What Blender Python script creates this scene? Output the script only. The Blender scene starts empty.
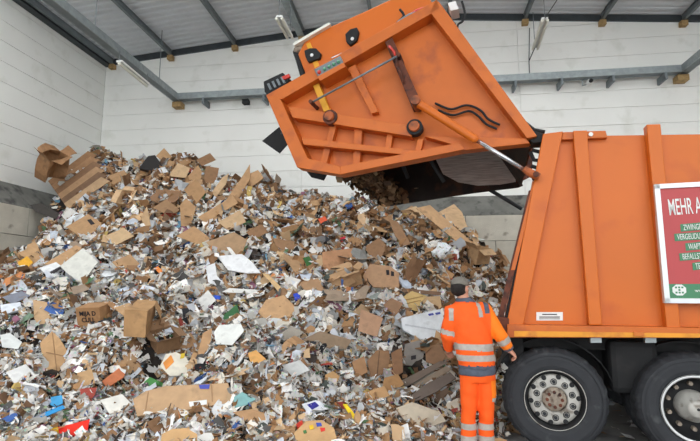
import bpy, bmesh, math, random
import numpy as np
from mathutils import Vector, Matrix

random.seed(7)
rng = np.random.default_rng(7)
sc = bpy.context.scene
COL = sc.collection

# ------------------------------------------------------------------ camera
PW, PH, FPX = 700.0, 441.0, 480.0
PITCH, YAW = math.radians(8.0), math.radians(7.6)
CAM = Vector((0.0, 0.0, 1.6))
cd = bpy.data.cameras.new('camera')
cd.sensor_width = 36.0
cd.lens = FPX / PW * 36.0
cd.clip_end = 400
cam = bpy.data.objects.new('camera', cd)
cam.location = CAM
cam.rotation_euler = (math.pi / 2 + PITCH, 0, YAW)
COL.objects.link(cam)
sc.camera = cam

# ------------------------------------------------------------------ world (even overcast sky), exposure
wd = bpy.data.worlds.new('world')
sc.world = wd
wd.use_nodes = True
bg = wd.node_tree.nodes['Background']
bg.inputs[0].default_value = (0.97, 0.99, 1.0, 1)
bg.inputs[1].default_value = 1.0
sc.view_settings.view_transform = 'Standard'
sc.view_settings.look = 'None'
sc.view_settings.gamma = 1.0
sc.view_settings.use_curve_mapping = False
sc.view_settings.exposure = 1.72

# ------------------------------------------------------------------ photo pixel -> ray
_f = Vector((-math.sin(YAW) * math.cos(PITCH), math.cos(YAW) * math.cos(PITCH), math.sin(PITCH)))
_r = Vector((math.cos(YAW), math.sin(YAW), 0))
_u = _r.cross(_f)

def ray(px, py):
    return _f + _r * ((px - PW / 2) / FPX) - _u * ((py - PH / 2) / FPX)

def onY(px, py, Y):
    d = ray(px, py)
    return CAM + d * (Y / d.y)

def onX(px, py, X):
    d = ray(px, py)
    return CAM + d * (X / d.x)

# ------------------------------------------------------------------ materials
def srgb(r, g, b):
    def c(v):
        v /= 255.0
        return v / 12.92 if v <= 0.04045 else ((v + 0.055) / 1.055) ** 2.4
    return (c(r), c(g), c(b), 1.0)

MATS = {}
def mat(name, rgb, rough=0.6, metal=0.0, var=0.12, scale=6.0, bump=0.0, bscale=40.0, rust=None, rust_amt=0.5, stretch=None, spec=0.4):
    """Principled material with a noise tint, optional second tone (stains, rust, wear) and fine relief."""
    m = bpy.data.materials.new(name)
    m.use_nodes = True
    nt = m.node_tree
    p = nt.nodes['Principled BSDF']
    p.inputs['Roughness'].default_value = rough
    p.inputs['Metallic'].default_value = metal
    p.inputs['Specular IOR Level'].default_value = spec
    col = srgb(*rgb)
    tc = nt.nodes.new('ShaderNodeTexCoord')
    mp = nt.nodes.new('ShaderNodeMapping')
    nt.links.new(tc.outputs['Object'], mp.inputs[0])
    if stretch:
        mp.inputs['Scale'].default_value = stretch
    n = nt.nodes.new('ShaderNodeTexNoise')
    n.inputs['Scale'].default_value = scale
    n.inputs['Detail'].default_value = 5
    nt.links.new(mp.outputs[0], n.inputs['Vector'])
    rp = nt.nodes.new('ShaderNodeValToRGB')
    rp.color_ramp.elements[0].position = 0.3
    rp.color_ramp.elements[1].position = 0.7
    rp.color_ramp.elements[0].color = tuple(max(0, c * (1 - var)) for c in col[:3]) + (1,)
    rp.color_ramp.elements[1].color = tuple(min(1, c * (1 + var)) for c in col[:3]) + (1,)
    nt.links.new(n.outputs['Fac'], rp.inputs[0])
    last = rp.outputs[0]
    if rust:
        n2 = nt.nodes.new('ShaderNodeTexNoise')
        n2.inputs['Scale'].default_value = scale * 0.7 + 1.3
        n2.inputs['Detail'].default_value = 8
        nt.links.new(mp.outputs[0], n2.inputs['Vector'])
        r2 = nt.nodes.new('ShaderNodeValToRGB')
        r2.color_ramp.elements[0].position = 0.72 - 0.4 * rust_amt
        r2.color_ramp.elements[1].position = 0.86 - 0.4 * rust_amt
        nt.links.new(n2.outputs['Fac'], r2.inputs[0])
        mx = nt.nodes.new('ShaderNodeMixRGB')
        nt.links.new(r2.outputs[0], mx.inputs[0])
        nt.links.new(last, mx.inputs[1])
        mx.inputs[2].default_value = srgb(*rust)
        last = mx.outputs[0]
    nt.links.new(last, p.inputs['Base Color'])
    if bump > 0:
        n3 = nt.nodes.new('ShaderNodeTexNoise')
        n3.inputs['Scale'].default_value = bscale
        n3.inputs['Detail'].default_value = 4
        nt.links.new(mp.outputs[0], n3.inputs['Vector'])
        b = nt.nodes.new('ShaderNodeBump')
        b.inputs['Strength'].default_value = bump
        b.inputs['Distance'].default_value = 0.02
        nt.links.new(n3.outputs['Fac'], b.inputs['Height'])
        nt.links.new(b.outputs[0], p.inputs['Normal'])
    MATS[name] = m
    return m

mat('panel_white', (242, 243, 239), 0.55, var=0.025, scale=0.8, rust=(231, 232, 226), rust_amt=0.35)
mat('joint_dark', (140, 142, 140), 0.8)
mat('roof_sheet', (214, 219, 224), 0.5, metal=0.0, var=0.05, scale=2)
mat('steel_grey', (118, 126, 130), 0.5, metal=0.25, var=0.12, scale=5)
mat('steel_dark', (62, 68, 72), 0.55, metal=0.2, var=0.15)
mat('galvanised', (150, 158, 160), 0.4, metal=0.5, var=0.15, scale=8)
mat('timber', (168, 140, 96), 0.8, var=0.25, scale=14)
mat('concrete', (196, 191, 178), 0.9, var=0.10, scale=2.5, bump=0.3, rust=(140, 134, 122), rust_amt=0.3)
mat('concrete_dark', (118, 118, 113), 0.9, var=0.2, scale=2.5, bump=0.3, rust=(76, 76, 74), rust_amt=0.5)
mat('floor', (146, 146, 145), 0.7, var=0.25, scale=1.7, bump=0.25, rust=(104, 104, 104), rust_amt=0.5)
mat('orange', (203, 102, 20), 0.42, var=0.04, scale=1.5, rust=(192, 92, 22), rust_amt=0.35)
mat('orange_worn', (198, 102, 33), 0.5, var=0.07, scale=3, rust=(172, 86, 38), rust_amt=0.45, bump=0.08, bscale=12)
mat('orange_dirty', (176, 92, 46), 0.6, var=0.15, scale=6, rust=(96, 58, 42), rust_amt=0.7)
mat('rust', (104, 58, 42), 0.8, var=0.3, scale=12, rust=(60, 40, 36), rust_amt=0.6)
mat('rail_yellow', (222, 150, 40), 0.5, var=0.1, scale=5, rust=(190, 112, 40), rust_amt=0.55)
mat('yellow_paint', (222, 160, 40), 0.5, var=0.1)
mat('black_rubber', (30, 31, 33), 0.75, var=0.15, scale=20)
mat('tyre', (46, 48, 52), 0.75, var=0.12, scale=9, rust=(70, 72, 74), rust_amt=0.35)
mat('chassis', (20, 21, 23), 0.75, var=0.25, scale=6, rust=(32, 31, 31), rust_amt=0.5)
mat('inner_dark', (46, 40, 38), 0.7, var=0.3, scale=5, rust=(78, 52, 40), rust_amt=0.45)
mat('polished', (232, 228, 224), 0.4, metal=0.0, var=0.25, scale=3, stretch=(1.2, 1, 26), rust=(176, 168, 162), rust_amt=0.4)
mat('chrome', (200, 202, 206), 0.18, metal=0.9, var=0.05)
mat('hub_grey', (176, 174, 168), 0.5, metal=0.2, var=0.12, scale=14, rust=(120, 112, 102), rust_amt=0.45)
mat('rim_white', (214, 216, 216), 0.4, metal=0.3, var=0.06)
mat('hub_rust', (150, 138, 124), 0.7, var=0.3, scale=20, rust=(84, 66, 54), rust_amt=0.5)
mat('poster_red', (182, 70, 72), 0.45, var=0.04, scale=2)
mat('poster_green', (66, 128, 92), 0.45, var=0.05, scale=2)
mat('white_paint', (226, 228, 226), 0.45, var=0.04)
mat('alu_frame', (206, 210, 212), 0.35, metal=0.35, var=0.05)
mat('lens_red', (200, 60, 50), 0.25, var=0.1)
mat('lens_green', (90, 150, 120), 0.25, var=0.2)
mat('lens_amber', (200, 110, 30), 0.3, var=0.1)
mat('lens_clear', (220, 224, 226), 0.15, var=0.05)
mat('tube_white', (226, 226, 214), 0.35, var=0.03)
mat('hivis', (255, 96, 24), 0.75, var=0.06, scale=14, bump=0.35, bscale=16)
mat('hivis_lit', (255, 128, 22), 0.75, var=0.06, scale=14, bump=0.35, bscale=16)  # lighter orange with the light on the right sleeve painted in, pocket shares it
mat('reflective', (176, 168, 160), 0.4, var=0.12, scale=30)
mat('workwear_grey', (84, 90, 104), 0.85, var=0.15, scale=20, bump=0.3)
mat('cap_grey', (118, 114, 106), 0.85, var=0.15, scale=30, bump=0.3)
mat('skin', (206, 150, 126), 0.55, var=0.08, scale=20)
mat('hair', (34, 28, 26), 0.7, var=0.3, scale=60, bump=0.5, bscale=120)
mat('boot', (44, 42, 44), 0.7, var=0.2)
mat('ink', (44, 40, 44), 0.7, var=0.05)
mat('ink_blue', (70, 80, 170), 0.6, var=0.05)
mat('heap_core', (52, 44, 38), 0.95, var=0.5, scale=9, bump=0.9, bscale=14, rust=(40, 36, 34), rust_amt=0.8)  # dark colour stands in for the shade between the loose scraps
M = MATS

def tinted(name, ramp, rough=0.8, prints=0.0, bump=0.12):
    """Material whose colour differs from object to object (Object Info random), with creases and optional print."""
    m = bpy.data.materials.new(name)
    m.use_nodes = True
    nt = m.node_tree
    p = nt.nodes['Principled BSDF']
    p.inputs['Roughness'].default_value = rough
    p.inputs['Specular IOR Level'].default_value = 0.25
    oi = nt.nodes.new('ShaderNodeObjectInfo')
    rp = nt.nodes.new('ShaderNodeValToRGB')
    rp.color_ramp.interpolation = 'CONSTANT' if prints > 0 else 'LINEAR'
    els = rp.color_ramp.elements
    while len(els) < len(ramp):
        els.new(0.5)
    for i, c in enumerate(ramp):
        els[i].position = i / len(ramp)
        els[i].color = srgb(*c)
    nt.links.new(oi.outputs['Random'], rp.inputs[0])
    tc = nt.nodes.new('ShaderNodeTexCoord')
    ad = nt.nodes.new('ShaderNodeVectorMath')
    ad.operation = 'ADD'
    ml = nt.nodes.new('ShaderNodeVectorMath')
    ml.operation = 'SCALE'
    ml.inputs[0].default_value = (37, 19, 53)
    nt.links.new(oi.outputs['Random'], ml.inputs['Scale'])
    nt.links.new(tc.outputs['Object'], ad.inputs[0])
    nt.links.new(ml.outputs[0], ad.inputs[1])
    n = nt.nodes.new('ShaderNodeTexNoise')
    n.inputs['Scale'].default_value = 5
    n.inputs['Detail'].default_value = 6
    nt.links.new(ad.outputs[0], n.inputs['Vector'])
    hs = nt.nodes.new('ShaderNodeHueSaturation')
    mr = nt.nodes.new('ShaderNodeMapRange')
    mr.inputs['From Min'].default_value = 0.3
    mr.inputs['From Max'].default_value = 0.7
    mr.inputs['To Min'].default_value = 0.84
    mr.inputs['To Max'].default_value = 1.08
    nt.links.new(n.outputs['Fac'], mr.inputs['Value'])
    nt.links.new(mr.outputs[0], hs.inputs['Value'])
    nt.links.new(rp.outputs[0], hs.inputs['Color'])
    last = hs.outputs[0]
    if prints > 0:
        v = nt.nodes.new('ShaderNodeTexVoronoi')
        v.inputs['Scale'].default_value = 9
        v.distance = 'CHEBYCHEV'
        nt.links.new(ad.outputs[0], v.inputs['Vector'])
        h2 = nt.nodes.new('ShaderNodeHueSaturation')
        h2.inputs['Saturation'].default_value = 0.8
        h2.inputs['Value'].default_value = 0.8
        nt.links.new(v.outputs['Color'], h2.inputs['Color'])
        n2 = nt.nodes.new('ShaderNodeTexNoise')
        n2.inputs['Scale'].default_value = 7
        nt.links.new(ad.outputs[0], n2.inputs['Vector'])
        r2 = nt.nodes.new('ShaderNodeValToRGB')
        r2.color_ramp.elements[0].position = 0.56
        r2.color_ramp.elements[1].position = 0.60
        r2.color_ramp.elements[1].color = (prints, prints, prints, 1)
        nt.links.new(n2.outputs['Fac'], r2.inputs[0])
        mx = nt.nodes.new('ShaderNodeMixRGB')
        nt.links.new(r2.outputs[0], mx.inputs[0])
        nt.links.new(last, mx.inputs[1])
        nt.links.new(h2.outputs[0], mx.inputs[2])
        last = mx.outputs[0]
    nt.links.new(last, p.inputs['Base Color'])
    b = nt.nodes.new('ShaderNodeBump')
    b.inputs['Strength'].default_value = bump
    nt.links.new(n.outputs['Fac'], b.inputs['Height'])
    nt.links.new(b.outputs[0], p.inputs['Normal'])
    MATS[name] = m
    return m

tinted('cardboard', [(172, 134, 96), (190, 152, 112), (156, 118, 82), (200, 166, 126), (146, 112, 82), (182, 146, 108), (164, 130, 100), (206, 176, 138)])
tinted('paper', [(232, 232, 230), (214, 216, 220), (226, 222, 212), (190, 196, 204), (238, 238, 236), (170, 176, 170), (206, 214, 226), (222, 210, 190)], 0.6, 0.85)
tinted('film', [(214, 222, 232), (196, 206, 220), (230, 232, 232), (90, 130, 190), (206, 210, 200), (220, 226, 230), (84, 140, 80), (190, 204, 224)], 0.25, 0.5, 0.5)

def attr_mat():
    """Loose scraps: colour stored per scrap, thin printed blocks on some."""
    m = bpy.data.materials.new('scraps')
    m.use_nodes = True
    nt = m.node_tree
    p = nt.nodes['Principled BSDF']
    p.inputs['Roughness'].default_value = 0.7
    p.inputs['Specular IOR Level'].default_value = 0.25
    a = nt.nodes.new('ShaderNodeAttribute')
    a.attribute_name = 'tone'
    g = nt.nodes.new('ShaderNodeNewGeometry')
    v = nt.nodes.new('ShaderNodeTexVoronoi')
    v.inputs['Scale'].default_value = 34
    nt.links.new(g.outputs['Position'], v.inputs['Vector'])
    h2 = nt.nodes.new('ShaderNodeHueSaturation')
    h2.inputs['Saturation'].default_value = 0.55
    h2.inputs['Value'].default_value = 0.85
    nt.links.new(v.outputs['Color'], h2.inputs['Color'])
    n = nt.nodes.new('ShaderNodeTexNoise')
    n.inputs['Scale'].default_value = 26
    nt.links.new(g.outputs['Position'], n.inputs['Vector'])
    r2 = nt.nodes.new('ShaderNodeValToRGB')
    r2.color_ramp.elements[0].position = 0.55
    r2.color_ramp.elements[1].position = 0.60
    nt.links.new(n.outputs['Fac'], r2.inputs[0])
    mu = nt.nodes.new('ShaderNodeMath')
    mu.operation = 'MULTIPLY'
    nt.links.new(r2.outputs[0], mu.inputs[0])
    nt.links.new(a.outputs['Alpha'], mu.inputs[1])
    mx = nt.nodes.new('ShaderNodeMixRGB')
    nt.links.new(mu.outputs[0], mx.inputs[0])
    nt.links.new(a.outputs['Color'], mx.inputs[1])
    nt.links.new(h2.outputs[0], mx.inputs[2])
    nt.links.new(mx.outputs[0], p.inputs['Base Color'])
    MATS['scraps'] = m
attr_mat()

def plain(rgb, rough=0.7):
    key = 'tone_%d_%d_%d' % tuple(rgb)
    return MATS.get(key) or mat(key, rgb, rough, var=0.16, scale=6, bump=0.3, bscale=7, rust=tuple(int(c * .86) for c in rgb), rust_amt=.45)

# ------------------------------------------------------------------ mesh helpers
def link(name, me, m=None, parent=None, smooth=False, **kw):
    o = bpy.data.objects.new(name, me)
    COL.objects.link(o)
    if m is not None and not me.materials:
        me.materials.append(M[m] if isinstance(m, str) else m)
    if smooth:
        me.polygons.foreach_set('use_smooth', [True] * len(me.polygons))
    if parent is not None:
        o.parent = parent
        o.matrix_parent_inverse = Matrix.Translation(-WORLD(parent)) if True else None
    for k, v in kw.items():
        o[k] = v
    return o

def WORLD(o):
    p = Vector((0, 0, 0))
    while o is not None:
        p = p + Vector(o.location)
        if o.parent is not None:
            p = p + o.matrix_parent_inverse.translation
        o = o.parent
    return p

class G:
    """Collects verts and faces of ONE mesh."""
    def __init__(s):
        s.v, s.f = [], []
    def add(s, v, f):
        k = len(s.v)
        s.v += [tuple(p) for p in v]
        s.f += [tuple(i + k for i in q) for q in f]
        return s
    def box(s, c, d, R=None):
        v = [Vector((x * d[0] / 2, y * d[1] / 2, z * d[2] / 2)) for x in (-1, 1) for y in (-1, 1) for z in (-1, 1)]
        if R is not None:
            v = [R @ p for p in v]
        v = [p + Vector(c) for p in v]
        return s.add(v, [(0, 1, 3, 2), (4, 6, 7, 5), (0, 4, 5, 1), (2, 3, 7, 6), (0, 2, 6, 4), (1, 5, 7, 3)])
    def span(s, a, b):
        a, b = Vector(a), Vector(b)
        return s.box((a + b) / 2, b - a)
    def prism(s, poly, off):
        """poly: list of 3D points, extruded by the vector off."""
        n = len(poly)
        off = Vector(off)
        v = [Vector(p) for p in poly] + [Vector(p) + off for p in poly]
        f = [tuple(range(n)), tuple(reversed(range(n, 2 * n)))]
        f += [(i, i + n, (i + 1) % n + n, (i + 1) % n) for i in range(n)]
        return s.add(v, f)
    def tube(s, pts, r, n=8, cap=True):
        pts = [Vector(p) for p in pts]
        rr = r if isinstance(r, (list, tuple)) else [r] * len(pts)
        v, f = [], []
        ref = None
        for i, p in enumerate(pts):
            t = (pts[min(i + 1, len(pts) - 1)] - pts[max(i - 1, 0)]).normalized()
            if ref is None:
                ref = Vector((0, 0, 1)) if abs(t.z) < 0.9 else Vector((1, 0, 0))
            a = (ref - t * ref.dot(t)).normalized()
            b = t.cross(a)
            ref = a
            for k in range(n):
                an = 2 * math.pi * k / n
                v.append(p + (a * math.cos(an) + b * math.sin(an)) * rr[i])
        for i in range(len(pts) - 1):
            for k in range(n):
                f.append((i * n + k, i * n + (k + 1) % n, (i + 1) * n + (k + 1) % n, (i + 1) * n + k))
        if cap:
            f.append(tuple(reversed(range(n))))
            f.append(tuple(range((len(pts) - 1) * n, len(pts) * n)))
        return s.add(v, f)
    def rings(s, rr, n=20):
        """horizontal elliptic rings: (cx, cy, z, rx, ry)."""
        v, f = [], []
        for (cx, cy, z, rx, ry) in rr:
            for k in range(n):
                a = 2 * math.pi * k / n
                v.append((cx + rx * math.cos(a), cy + ry * math.sin(a), z))
        for i in range(len(rr) - 1):
            for k in range(n):
                f.append((i * n + k, i * n + (k + 1) % n, (i + 1) * n + (k + 1) % n, (i + 1) * n + k))
        f.append(tuple(reversed(range(n))))
        f.append(tuple(range((len(rr) - 1) * n, len(rr) * n)))
        return s.add(v, f)
    def ell(s, c, r, R=None, nu=16, nv=10):
        v, f = [], []
        for i in range(nv + 1):
            th = math.pi * i / nv
            for k in range(nu):
                ph = 2 * math.pi * k / nu
                p = Vector((r[0] * math.sin(th) * math.cos(ph), r[1] * math.sin(th) * math.sin(ph), r[2] * math.cos(th)))
                if R is not None:
                    p = R @ p
                v.append(p + Vector(c))
        for i in range(nv):
            for k in range(nu):
                f.append((i * nu + k, (i + 1) * nu + k, (i + 1) * nu + (k + 1) % nu, i * nu + (k + 1) % nu))
        return s.add(v, f)
    def lathe(s, prof, c, n=48, mod=None):
        """profile (radius, y) turned about the Y axis through c."""
        v, f = [], []
        for j, (r, y) in enumerate(prof):
            for k in range(n):
                a = 2 * math.pi * k / n
                q = r + (mod(j, k) if mod else 0)
                v.append((c[0] + q * math.cos(a), c[1] + y, c[2] + q * math.sin(a)))
        for j in range(len(prof) - 1):
            for k in range(n):
                f.append((j * n + k, j * n + (k + 1) % n, (j + 1) * n + (k + 1) % n, (j + 1) * n + k))
        return s.add(v, f)
    def mesh(s, name):
        me = bpy.data.meshes.new(name)
        me.from_pydata(s.v, [], s.f)
        me.update()
        bm = bmesh.new()
        bm.from_mesh(me)
        bmesh.ops.recalc_face_normals(bm, faces=bm.faces)
        bm.to_mesh(me)
        bm.free()
        return me
    def build(s, name, m, parent=None, smooth=False, bevel=0, **kw):
        o = link(name, s.mesh(name), m, parent, smooth, **kw)
        if bevel:
            b = o.modifiers.new('bevel', 'BEVEL')
            b.width = bevel
            b.segments = 2
            b.limit_method = 'ANGLE'
        return o

def empty(name, loc, label, cat, group=None):
    o = bpy.data.objects.new(name, None)
    o.location = loc
    COL.objects.link(o)
    o['label'] = label
    o['category'] = cat
    if group:
        o['group'] = group
    return o

def text(name, body, size, loc, rot, m, parent, align='LEFT', bold=0.0, narrow=1.0):
    c = bpy.data.curves.new(name, 'FONT')
    c.body = body
    c.size = size
    c.extrude = 0.001
    c.offset = bold
    c.align_x = align
    c.materials.append(M[m])
    o = bpy.data.objects.new(name, text_mesh(c))
    COL.objects.link(o)
    o.parent = parent
    o.matrix_parent_inverse = Matrix.Translation(-WORLD(parent))
    o.location = loc
    o.rotation_euler = rot
    o.scale = (narrow, 1, 1)
    return o

def text_mesh(c):
    t = bpy.data.objects.new(c.name, c)
    COL.objects.link(t)
    me = bpy.data.meshes.new_from_object(t.evaluated_get(bpy.context.evaluated_depsgraph_get()))
    bpy.data.objects.remove(t)
    return me

# ================================================================== the hall
WX, BY = 10.4, 14.4            # side walls at +-WX, back wall at BY
EAVE, RIDGE = 9.15, 10.05
FRONT = -5.0                   # open gate side
ROOFY = FRONT
SLOT = (4.0, 9.0)              # unseen roof opening above the truck, added to brighten the back of the hall
def roofz(x):
    return RIDGE - (RIDGE - EAVE) * abs(x) / WX

fl = G().span((-40, -40, -0.2), (40, BY + 0.5, 0)).build('floor', 'floor', kind='structure', label='worn grey concrete floor of the hall', category='floor')

# back wall: backing plate and horizontal panels, each panel a piece
wb = G().prism([(-WX, BY + 0.06, 0), (WX, BY + 0.06, 0), (WX, BY + 0.06, EAVE), (0, BY + 0.06, RIDGE), (-WX, BY + 0.06, EAVE)], (0, 0.2, 0)).build(
    'wall_back', 'joint_dark', kind='structure', label='white gable wall of long horizontal panels behind the paper heap', category='wall')
PITCHZ, Z0 = 0.53, 0.02
while (onX(99, 82.2, -WX).z - Z0) % PITCHZ > 0.02:
    Z0 += 0.01
cuts = [-WX, -3.45, 3.27, WX]
def clip_panel(x0, x1, z0, z1):
    xs = {x0, x1}
    for z in (z0, z1):
        xr = (RIDGE - z) * WX / (RIDGE - EAVE)
        for x in (xr, -xr):
            if x0 < x < x1:
                xs.add(x)
    if x0 < 0 < x1:
        xs.add(0.0)
    xs = [x for x in sorted(xs) if roofz(x) >= z0 - 1e-6]
    if len(xs) < 2:
        return None
    up = [(x, min(z1, roofz(x))) for x in xs]
    if max(z for _, z in up) - z0 < 0.03:
        return None
    pts = [(xs[0], z0), (xs[-1], z0)] + [(x, z) for x, z in reversed(up) if z > z0 + 1e-6]
    return pts
z = Z0 - PITCHZ + 0.0
rows = []
while z < RIDGE:
    if z + PITCHZ > 3.3:
        rows.append(z)
    z += PITCHZ
for z in rows:
    for i in range(3):
        p = clip_panel(cuts[i] + 0.004, cuts[i + 1] - 0.004, z + 0.005, z + PITCHZ - 0.005)
        if p:
            G().prism([(x, BY, zz) for x, zz in p], (0, 0.05, 0)).build('panel', 'panel_white', wb)
def side_wall(name, sx, label):
    w = G().span((sx * (WX + 0.06), FRONT, 0), (sx * (WX + 0.25), BY + 0.2, EAVE)).build(name, 'joint_dark', kind='structure', label=label, category='wall')
    for z in rows:
        z1 = min(z + PITCHZ - 0.005, EAVE)
        if z1 - z < 0.05:
            continue
        for y0, y1 in ((FRONT, 8.0), (8.008, BY - 0.004)):
            G().span((sx * WX, y0, z + 0.005), (sx * (WX + 0.05), y1, z1)).build('panel', 'panel_white', w)
    return w
wl = side_wall('wall_left', -1, 'white side wall of long horizontal panels beside the paper heap')
wr = side_wall('wall_right', 1, 'white side wall of panels on the truck side of the hall')

# concrete push walls of big blocks with a sloped coping on top
BT, CT, BD = 3.64, 4.3, 0.6
bw = G().span((-WX + BD + 0.03, BY - BD + 0.05, 0), (WX - 0.01, BY - 0.01, BT - 0.01)).build('wall_push_back', 'concrete_dark', kind='structure', label='grey concrete block push wall with sloped coping under the back wall', category='wall')
G().prism([(-WX + 0.01, BY - BD, BT), (-WX + 0.01, BY - 0.005, BT), (-WX + 0.01, BY - 0.005, CT)], (2 * WX - 0.02, 0, 0)).build('coping', 'concrete_dark', bw)
blk = G().span((0, 0, 0), (1.58, BD - 0.1, 0.715)).mesh('block')
lw = G().span((-WX + 0.01, FRONT, 0), (-WX + BD - 0.05, BY - 0.01, BT - 0.01)).build('wall_push_left', 'concrete_dark', kind='structure', label='concrete block push wall with dark sloped coping along the side wall', category='wall')
G().prism([(-WX + BD, FRONT, BT), (-WX + 0.005, FRONT, BT), (-WX + 0.005, FRONT, CT)], (0, BY - FRONT - 0.02, 0)).build('coping', 'concrete_dark', lw)
def block(parent, loc, rz):
    o = link('concrete_block', blk, 'concrete', parent)
    o.location = Vector(loc)
    o.rotation_euler = (0, 0, rz)
for c in range(5):
    z = BT - 0.73 * (c + 1) + 0.007
    sh = 0.8 if c % 2 else 0.0
    for k in range(13):
        x = -WX + BD + 0.03 + k * 1.6 - sh + 0.05
        if x + 1.58 < WX and x > -WX + BD - 0.1:
            block(bw, (x, BY - BD, z), 0)
    for k in range(13):
        y = FRONT + 0.02 + k * 1.6 + sh
        if y + 1.58 < BY - BD:
            block(lw, (-WX + BD, y, z), math.pi / 2)

# roof: two slopes of corrugated sheets, each sheet a piece
ce = G().prism([(-WX, BY, EAVE + 0.3), (0, BY, RIDGE + 0.3), (WX, BY, EAVE + 0.3), (WX, BY, EAVE + 0.34), (0, BY, RIDGE + 0.34), (-WX, BY, EAVE + 0.34)], (0, SLOT[1] - BY, 0)).prism([(-WX, SLOT[0], EAVE + 0.3), (0, SLOT[0], RIDGE + 0.3), (WX, SLOT[0], EAVE + 0.3), (WX, SLOT[0], EAVE + 0.34), (0, SLOT[0], RIDGE + 0.34), (-WX, SLOT[0], EAVE + 0.34)], (0, ROOFY - SLOT[0], 0)).build(
    'ceiling', 'roof_sheet', kind='structure', label='light grey corrugated sheet roof carried by steel purlins', category='ceiling')
ln = math.hypot(WX, RIDGE - EAVE)
v, f = [], []
per, nper = 0.25, 4
prof = []
for k in range(nper):
    prof += [(k * per, 0), (k * per + 0.10, 0), (k * per + 0.135, 0.045), (k * per + 0.215, 0.045)]
prof.append((nper * per - 0.006, 0))
for x in (0, ln):
    v += [(x, y, z) for y, z in prof]
n = len(prof)
f = [(i, i + 1, i + 1 + n, i + n) for i in range(n - 1)]
shm = bpy.data.meshes.new('roof_sheet')
shm.from_pydata(v, [], f)
an = math.atan2(RIDGE - EAVE, WX)
y = ROOFY
while y < BY - 0.3:
    for sx in ((-1, 1) if not (SLOT[0] - .5 < y < SLOT[1] - .05) else ()):
        o = link('roof_sheet', shm, 'roof_sheet', ce)
        o.location = (-WX, y, EAVE + 0.2) if sx < 0 else (0, y, RIDGE + 0.2)
        o.rotation_euler = (0, -an if sx < 0 else an, 0)
    y += 1.0

def ibeam(name, p0, p1, h, w, m, parent=None, **kw):
    """I section running along Y from p0 to p1 (top centre points)."""
    g = G()
    for dz, hh, ww in ((0, 0.02, w), (-h + 0.02, 0.02, w), (-0.02, h - 0.04, 0.02)):
        g.span((p0[0] - ww / 2, p0[1], p0[2] + dz - hh), (p0[0] + ww / 2, p1[1], p0[2] + dz))
    return g.build(name, m, parent, **kw)
px_ = [-10.1, -8.0, -5.75, -3.5, -1.2, 1.2, 3.5, 5.72, 7.95, 10.1]
names = ['above the side wall corner', 'second from the side wall', 'third from the side wall', 'fourth from the side wall', 'just before the roof ridge',
         'just past the roof ridge', 'above the hanging twin tube lamp', 'above the security camera', 'above the far end of the cable tray', 'along the truck side eave']
for x, nm in zip(px_, names):
    big = x == -3.5
    o = ibeam('purlin', (x, ROOFY, roofz(x) + 0.18), (x, BY - 0.02, roofz(x)), 0.26 if big else 0.19, 0.22 if big else 0.09, 'galvanised' if big else 'steel_grey',
              label='grey steel roof purlin ' + nm, category='purlin', group='roof purlins')
    G().span((x - 0.09, BY - 0.18, roofz(x) - 0.17), (x + 0.09, BY - 0.01, roofz(x) - 0.02)).build('bracket', 'timber', o)
# dark edge strip where gable and roof meet, eave beams
for sx, nm in ((-1, 1), (1, 2)):
    G().prism([(0, BY - 0.08, RIDGE), (sx * WX, BY - 0.08, EAVE), (sx * WX, BY - 0.08, EAVE + 0.24), (0, BY - 0.08, RIDGE + 0.24)], (0, 0.07, 0)).build(
        'trim_%d' % nm, 'steel_dark', kind='structure', label='dark edge strip between gable wall and roof, %s half' % ('side wall' if sx < 0 else 'truck'), category='trim')
for sx, nm in ((-1, 3), (1, 4)):
    ibeam('trim_%d' % nm, (sx * (WX - 0.13), ROOFY, EAVE + 0.22), (0, BY - 0.03, 0), 0.26, 0.22, 'steel_dark', kind='structure',
          label='dark steel eave beam along the top of the %s wall' % ('side' if sx < 0 else 'truck side'), category='beam')

# tray girders: one along the back wall, two running towards the gate
GZ = 7.74
def tray(name, a, b, label):
    a, b = Vector(a), Vector(b)
    d = (b - a)
    al = d.normalized()
    sd_ = Vector((-al.y, al.x, 0))
    e = empty(name, a, label, 'cable tray', 'trays under the roof')
    g = G()
    for s in (-1, 1):
        c = (a + b) / 2 + sd_ * 0.11 * s
        g.box(c, (abs(d.x) + 0.03 if abs(d.x) > 1 else 0.03, abs(d.y) + 0.03 if abs(d.y) > 1 else 0.03, 0.2))
    g.build('side_rail', 'galvanised', e)
    G().box((a + b) / 2 - Vector((0, 0, 0.085)), (abs(d.x) if abs(d.x) > 1 else 0.22, abs(d.y) if abs(d.y) > 1 else 0.22, 0.02)).build('tray_floor', 'steel_grey', e)
    G().tube([a + Vector((0, 0, 0.08)), b + Vector((0, 0, 0.08))], 0.05).build('cable', 'steel_dark', e)
    return e
tb = tray('cable_tray', (-7.5, BY - 0.35, GZ), (7.7, BY - 0.35, GZ), 'long galvanised cable tray running across the white gable wall')
for x in (-6.6, -4.6, -2.6, -0.6, 1.4, 3.05, 4.35, 5.75, 7.15):
    G().span((x - 0.03, BY - 0.5, GZ - 0.3), (x + 0.03, BY - 0.02, GZ - 0.1)).build('support_bracket', 'steel_grey', tb)
tl = tray('cable_tray', (-7.6, SLOT[1] - 3.0, GZ), (-7.6, BY - 0.25, GZ), 'cable tray running from gable towards the gate above the side wall')
tr = tray('cable_tray', (7.7, SLOT[1] - 3.0, GZ), (7.7, BY - 0.25, GZ), 'cable tray running from gable towards the gate above the truck')
for t, x in ((tl, -7.6), (tr, 7.7)):
    G().span((x - 0.15, BY - 0.3, GZ - 0.28), (x + 0.15, BY - 0.02, GZ - 0.11)).build('end_block', 'timber', t)
    for yy in (7.0, 10.0, 13.0):
        G().tube([(x, yy, GZ), (x, yy, roofz(x) + 0.1)], 0.012).build('hanger_rod', 'steel_grey', t)

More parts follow.
